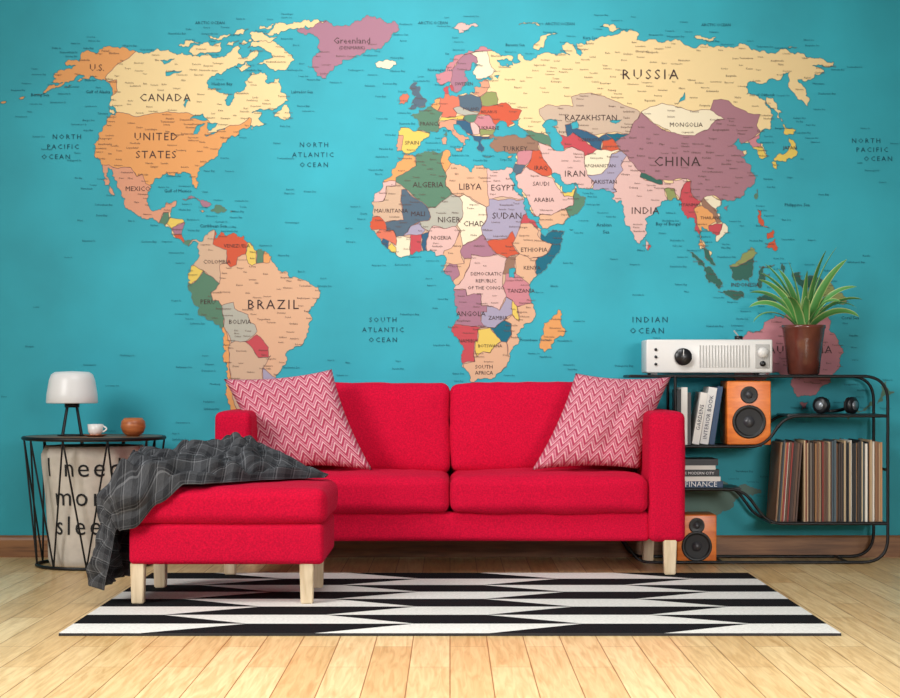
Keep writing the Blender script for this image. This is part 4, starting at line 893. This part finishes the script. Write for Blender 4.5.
# radio
m_rad = mat('white_lacquer', (226, 224, 220), .3); m_grl = mat('grille_grey', (178, 176, 172), .5); m_kn = mat('knob_black', (22, 22, 24), .3)
RY0 = -.335
parts = [box('body', .94, 1.545, RY0, -.11, ST + .008, ST + .168, m_rad, .008)]
for i in range(17): parts.append(box('grille_%d' % (i + 1), 1.195 + i * .0145, 1.201 + i * .0145, RY0 - .003, RY0 + .004, ST + .035, ST + .140, m_grl))
parts += [lathe('tuning_knob', [(0, 0), (.042, 0), (.041, .022), (.038, .026), (0, .026)], m_kn, (1.115, RY0, ST + .085), 48, 'Y'),
          box('tuning_pointer', 1.1135, 1.1165, RY0 - .028, RY0 - .02, ST + .092, ST + .120, m_rad),
          box('tuner_panel', 1.462, 1.530, RY0 - .004, RY0 + .004, ST + .03, ST + .145, m_grl, .003),
          lathe('tuner_dial', [(0, 0), (.026, 0), (.024, .012), (0, .012)], m_rad, (1.496, RY0 - .004, ST + .105), 32, 'Y'),
          lathe('volume_knob', [(0, 0), (.014, 0), (.013, .012), (0, .012)], m_kn, (1.496, RY0 - .004, ST + .052), 24, 'Y'),
          tube('antenna', [(1.42, -.2, ST + .165), (1.38, -.2, ST + .215)], .004, m_grl),
          lathe('top_dial', [(0, 0), (.02, 0), (.02, .022), (0, .022)], m_kn, (1.40, -.22, ST + .166), 24)]
for i in range(3): parts.append(lathe('button_%d' % (i + 1), [(0, 0), (.007, 0), (.007, .006), (0, .006)], m_kn, (.985, RY0, ST + .05 + i * .035), 20, 'Y'))
for i, x in enumerate((.98, 1.5)):
    for j, y in enumerate((-.3, -.15)): parts.append(box('foot_%d' % (i * 2 + j + 1), x - .015, x + .015, y - .015, y + .015, ST, ST + .012, m_kn))
group('radio', parts)

# potted plant
PX, PY = 1.715, -.22
m_pot = mat('dark_amber_glaze', (96, 50, 40), .18, noise_amt=.18, nscale=9, spec=.7)
m_soil = mat('soil', (52, 38, 28), .95, bump=.8, bscale=80)
parts = [lathe('pot', [(0, 0), (.070, 0), (.076, .006), (.092, .15), (.102, .222), (.106, .226), (.106, .24), (.098, .24), (.094, .222), (.088, .2), (0, .2)], m_pot, (PX, PY, ST), 48),
         lathe('soil', [(.093, .205), (.06, .213), (0, .218)], m_soil, (PX, PY, ST), 32)]
lv, lf, lcol = [], [], []
def leaf(az, up, length, droop, wid):
    n = 16; d = Vector((math.cos(az), math.sin(az), 0)); side = Vector((-math.sin(az), math.cos(az), 0))
    # blades twist so that part of the flat side is always visible
    tw = random.uniform(-.9, .9)
    p = Vector((PX, PY, ST + .21)) + d * .02; ang = up; step = length / n
    i0 = len(lv)
    for k in range(n + 1):
        t = k / n; w = wid * (math.sin(math.pi * min(1, .16 + t * .84)) ** .5) * (1 - t * .45)
        if k == n: w = .0008
        dr = d * math.cos(ang) + Vector((0, 0, math.sin(ang)))
        nup = -d * math.sin(ang) + Vector((0, 0, math.cos(ang)))
        sd = side * math.cos(tw * (.6 + t)) + nup * math.sin(tw * (.6 + t))
        nn = dr.cross(sd)
        for s, c in ((-1, 1), (-.66, 0), (0, 0), (.66, 0), (1, 1)):
            lv.append(p + sd * s * w + nn * (abs(s) * w * .28)); lcol.append(c)
        p = p + dr * step; ang -= droop / n * (.4 + 1.4 * t)
        p.y = min(p.y, -.03)
    for k in range(n):
        for s in range(4):
            a = i0 + k * 5 + s; lf.append((a, a + 1, a + 6, a + 5))
random.seed(12)
specs = [(180, 62, .30, 2.0), (200, 72, .34, 1.2), (165, 78, .37, .8), (0, 70, .34, 1.5), (20, 60, .31, 2.0), (340, 76, .40, .8), (350, 50, .27, 1.9), (185, 50, .27, 2.2),
         (270, 66, .30, 1.9), (300, 62, .30, 1.7), (240, 64, .30, 1.7), (60, 76, .34, .8), (120, 80, .34, .8), (215, 84, .35, .5), (320, 84, .40, .5), (5, 82, .42, .6),
         (172, 68, .33, 1.6), (275, 84, .30, .6), (190, 76, .36, 1.1), (355, 58, .32, 1.5)]
for az, up, ln, dr in specs:
    leaf(math.radians(az + random.uniform(-8, 8)), math.radians(up), ln * random.uniform(.96, 1.06), dr * .85, random.uniform(.022, .030))
lo = obj_from('leaves', lv, lf, attr_mat('variegated_leaf', .4), True)
ca = lo.data.color_attributes.new('Col', 'FLOAT_COLOR', 'POINT')
G1, G2 = lin((88, 152, 80)), lin((206, 218, 146))
for i, c in enumerate(lcol): ca.data[i].color = G2 if c else G1
parts.append(lo)
group('potted_plant', parts)

# speakers
m_ow = wood('orange_veneer', (214, 106, 34), (236, 132, 50), (2, 2, 10), .35, 5)
m_cone = mat('speaker_cone', (26, 26, 28), .6); m_rubber = mat('rubber_surround', (14, 14, 15), .45); m_cap = mat('dust_cap', (58, 58, 62), .3)
def speaker(x0, x1, z0, z1, yf, yb):
    cx = (x0 + x1) / 2; w = (x1 - x0); h = z1 - z0
    R = w * .36; zt = z0 + h * .78; zw = z0 + h * .36
    ps = [box('cabinet', x0, x1, yf, yb, z0, z1, m_ow, .006),
          lathe('woofer_surround', [(R * 1.06, -.002), (R * 1.06, .005), (R * .98, .009), (R * .86, .004), (R * .80, .001)], m_rubber, (cx, yf, zw), 48, 'Y'),
          lathe('woofer_cone', [(R * .82, .003), (R * .5, .0015), (R * .34, .001)], m_cone, (cx, yf, zw), 48, 'Y'),
          lathe('woofer_cap', [(R * .36, .001), (R * .28, .009), (R * .12, .014), (0, .015)], m_cap, (cx, yf, zw), 32, 'Y'),
          lathe('tweeter_plate', [(R * .55, -.002), (R * .55, .004), (R * .46, .005), (R * .34, .002), (0, .002)], m_rubber, (cx, yf, zt), 40, 'Y'),
          lathe('tweeter_dome', [(R * .24, .002), (R * .17, .009), (0, .012)], m_cap, (cx, yf, zt), 32, 'Y')]
    return group('speaker', ps)
speaker(1.325, 1.535, .5700, .876, -.345, -.12)
speaker(1.085, 1.275, .0, .235, -.345, -.12)

# standing books
m_paper = mat('page_paper', (232, 226, 210), .9)
def book(name, x, z, th, h, dpt, col, lean, yf=-.33):
    m = mat(name + '_cover', col, .5)
    ps = []
    def bx(a, b, y0, y1, c, d, mm): ps.append(box('p', a, b, y0, y1, c, d, mm))
    bx(0, .003, yf, yf + dpt, 0, h, m); bx(th - .003, th, yf, yf + dpt, 0, h, m); bx(0, th, yf - .003, yf + .001, 0, h, m)
    bx(.003, th - .003, yf + .001, yf + dpt - .004, .004, h - .004, m_paper)
    o = join(name, ps)
    # leaning to the right: lift so that the lower right corner rests on the shelf
    o.data.transform(Matrix.Translation((x, 0, z + th * math.sin(lean))) @ Matrix.Rotation(lean, 4, 'Y'))
    return o
bs = []
x = 1.088; SZ = .5700
for i, (th, h, col, lean) in enumerate([(.018, .265, (30, 32, 36), 0), (.030, .275, (222, 218, 210), 0), (.016, .25, (60, 58, 60), 0)]):
    bs.append(book('book_%d' % (i + 1), x, SZ, th, h, .19, col, lean)); x += th + .001
for i, (th, h, col) in enumerate([(.034, .25, (230, 226, 218)), (.040, .275, (220, 218, 214)), (.026, .280, (28, 64, 100))]):
    ln = .17 - .01 * i
    bs.append(book('leaning_book_%d' % (i + 1), x + .004, SZ, th, h, .19, col, ln)); x += th / math.cos(ln) + .003
def spine_text(name, body, bx, lean, th, size, m, z0=.13):
    def mp(u, v):
        # text runs up the spine
        px, pz = th / 2 - v, z0 + u
        X = px * math.cos(lean) + pz * math.sin(lean); Z = -px * math.sin(lean) + pz * math.cos(lean)
        return (bx + X, -.3345, SZ + th * math.sin(lean) + Z)
    return flat_text(name, [(body, 0, 0, size, 1.1)], m, mp, 2)
m_inkb = mat('spine_ink', (30, 40, 70), .7); m_inkw = mat('white_ink', (235, 235, 235), .7)
x2 = 1.088 + .018 + .030 + .016 + .003
bs.append(spine_text('spine_title_1', 'GARDENS', x2 + .004, .17, .034, .026, m_inkb))
x3 = x2 + .034 / math.cos(.17) + .003
bs.append(spine_text('spine_title_2', 'INTERIOR BOOK', x3 + .004, .16, .040, .026, m_inkb))
group('standing_books', bs)
# horizontal book stack
bs = []; z = .3658
for i, (w, th, col) in enumerate([(.185, .030, (22, 60, 96)), (.175, .022, (226, 222, 214)), (.170, .032, (24, 26, 30)), (.155, .020, (214, 210, 202)), (.165, .030, (30, 30, 34))]):
    m = mat('stack_cover_%d' % i, col, .5); x0 = 1.085; x1 = x0 + .22 * w / .185
    ps = [box('p', x0, x1, -.345, -.14, z, z + .003, m), box('p', x0, x1, -.345, -.14, z + th - .003, z + th, m), box('p', x0, x1, -.348, -.342, z, z + th, m), box('p', x0 + .004, x1 - .004, -.342, -.145, z + .003, z + th - .003, m_paper)]
    bs.append(join('book_%d' % (i + 1), ps)); z += th + .0005
bs.append(flat_text('spine_title', [('FINANCE', 1.2, .381, .036, 1.05)], m_inkw, lambda u, v: (u, -.3495, v), 2))
bs.append(flat_text('spine_title_b', [('THE MODERN CITY', 1.18, .434, .018, 1.05)], m_inkw, lambda u, v: (u, -.3495, v), 2))
group('book_stack', bs)

# vinyl records
random.seed(4)
cols = [(66, 46, 36), (188, 162, 126), (222, 210, 190), (38, 36, 38), (140, 98, 66), (206, 184, 148), (100, 70, 52), (150, 56, 48), (70, 86, 94), (230, 222, 208), (84, 60, 48), (184, 134, 86), (28, 28, 30), (122, 112, 102), (54, 42, 36), (30, 30, 34)]
mats_r = [mat('sleeve_%d' % i, c, .55) for i, c in enumerate(cols)]
ps = []; x = 1.558; RZ0 = .2018
while x < 2.072:
    th = random.uniform(.0035, .010); lean = 0
    if x < 1.66: lean = .07
    h = .385 + random.uniform(-.012, .006); yf = -.34 + random.uniform(0, .02)
    if x + th > 2.076: break
    o = box('s', 0, th, yf, yf + .255, 0, h, random.choice(mats_r))
    if lean > 0:
        M = Matrix.Translation((x, 0, RZ0 + th * math.sin(lean))) @ Matrix.Rotation(lean, 4, 'Y')
    else: M = Matrix.Translation((x, 0, RZ0))
    o.data.transform(M); ps.append(o)
    x += th + random.choice([.0008, .001, .003])
    if lean and x >= 1.66: x += .030
join('vinyl_records', ps)

# headphones
HX, HZ, HY = 1.865, .7158, -.24
m_hp = mat('headphone_black', (24, 26, 30), .35); m_pad = mat('ear_pad', (12, 12, 14), .8); m_hg = mat('headphone_grey', (150, 156, 162), .3, metal=.6)
ps = []
for s, nm in ((-1, 'left'), (1, 'right')):
    cx = HX + s * .068
    for q, prof_, mm, nn in (('earcup_', [(0, 0), (.036, 0), (.041, .006), (.041, .020), (.032, .028), (0, .028)], m_hp, 36), ('earpad_', [(.014, 0), (.036, 0), (.039, -.01), (.030, -.018), (.016, -.016), (.014, 0)], m_pad, 36), ('cap_', [(0, .028), (.022, .028), (.022, .0305), (0, .031)], m_hg, 30)):
        o = lathe(q + nm, prof_, mm, (0, 0, 0), nn)
        # caps face forward and outward
        o.data.transform(Matrix.Translation((cx, HY - .02, HZ + .042)) @ Matrix.Rotation(s * math.radians(42), 4, 'Z') @ Matrix.Rotation(math.radians(90), 4, 'X')); ps.append(o)
ps.append(tube('headband', [(HX + .075 * math.cos(t * math.pi / 20), HY + .12 * math.sin(t * math.pi / 20), HZ + .045 - .034 * math.sin(t * math.pi / 20)) for t in range(21)], .0085, m_hp))
group('headphones', ps)

# ------------------------------------------------------------------ lights
w = bpy.data.worlds.new('world'); scene.world = w; w.use_nodes = True
w.node_tree.nodes['Background'].inputs['Color'].default_value = (0.96, 0.98, 1.0, 1)
w.node_tree.nodes['Background'].inputs['Strength'].default_value = 0.15
def area(name, loc, target, size, sizey, power, color=(1, 1, 1), spread=180):
    l = bpy.data.lights.new(name, 'AREA'); l.shape = 'RECTANGLE'; l.size = size; l.size_y = sizey; l.energy = power; l.color = color
    l.spread = math.radians(spread)
    o = bpy.data.objects.new(name, l); COL.objects.link(o); o.location = loc
    o.rotation_euler = (Vector(target) - Vector(loc)).to_track_quat('-Z', 'Y').to_euler(); return o
area('upper_wall_fill_light', (-.2, -2.7, 3.6), (-.1, 0, 2.1), 1.8, .6, 31, (1, 1, 1), 100)  # added unseen lamp, brightens the upper wall so it falls off downwards
area('overhead_fill_light', (0, -4.8, 4.2), (0, -4.6, 0), 4.6, 2.6, 108, (1, .98, .94), 84)  # lamp added out of view above the floor, brightens floor and furniture tops
area('window_light', (-4.2, -5.5, 3.0), (0, -1.4, .2), 2.0, 2.0, 58, (1, .98, .95), 80)
area('low_front_fill_light', (2.6, -8.5, 1.8), (1.0, -.9, .2), 2.0, 1.2, 16, (1, .98, .95), 45)  # no real source: extra lamp lifting the sofa front and floor speaker
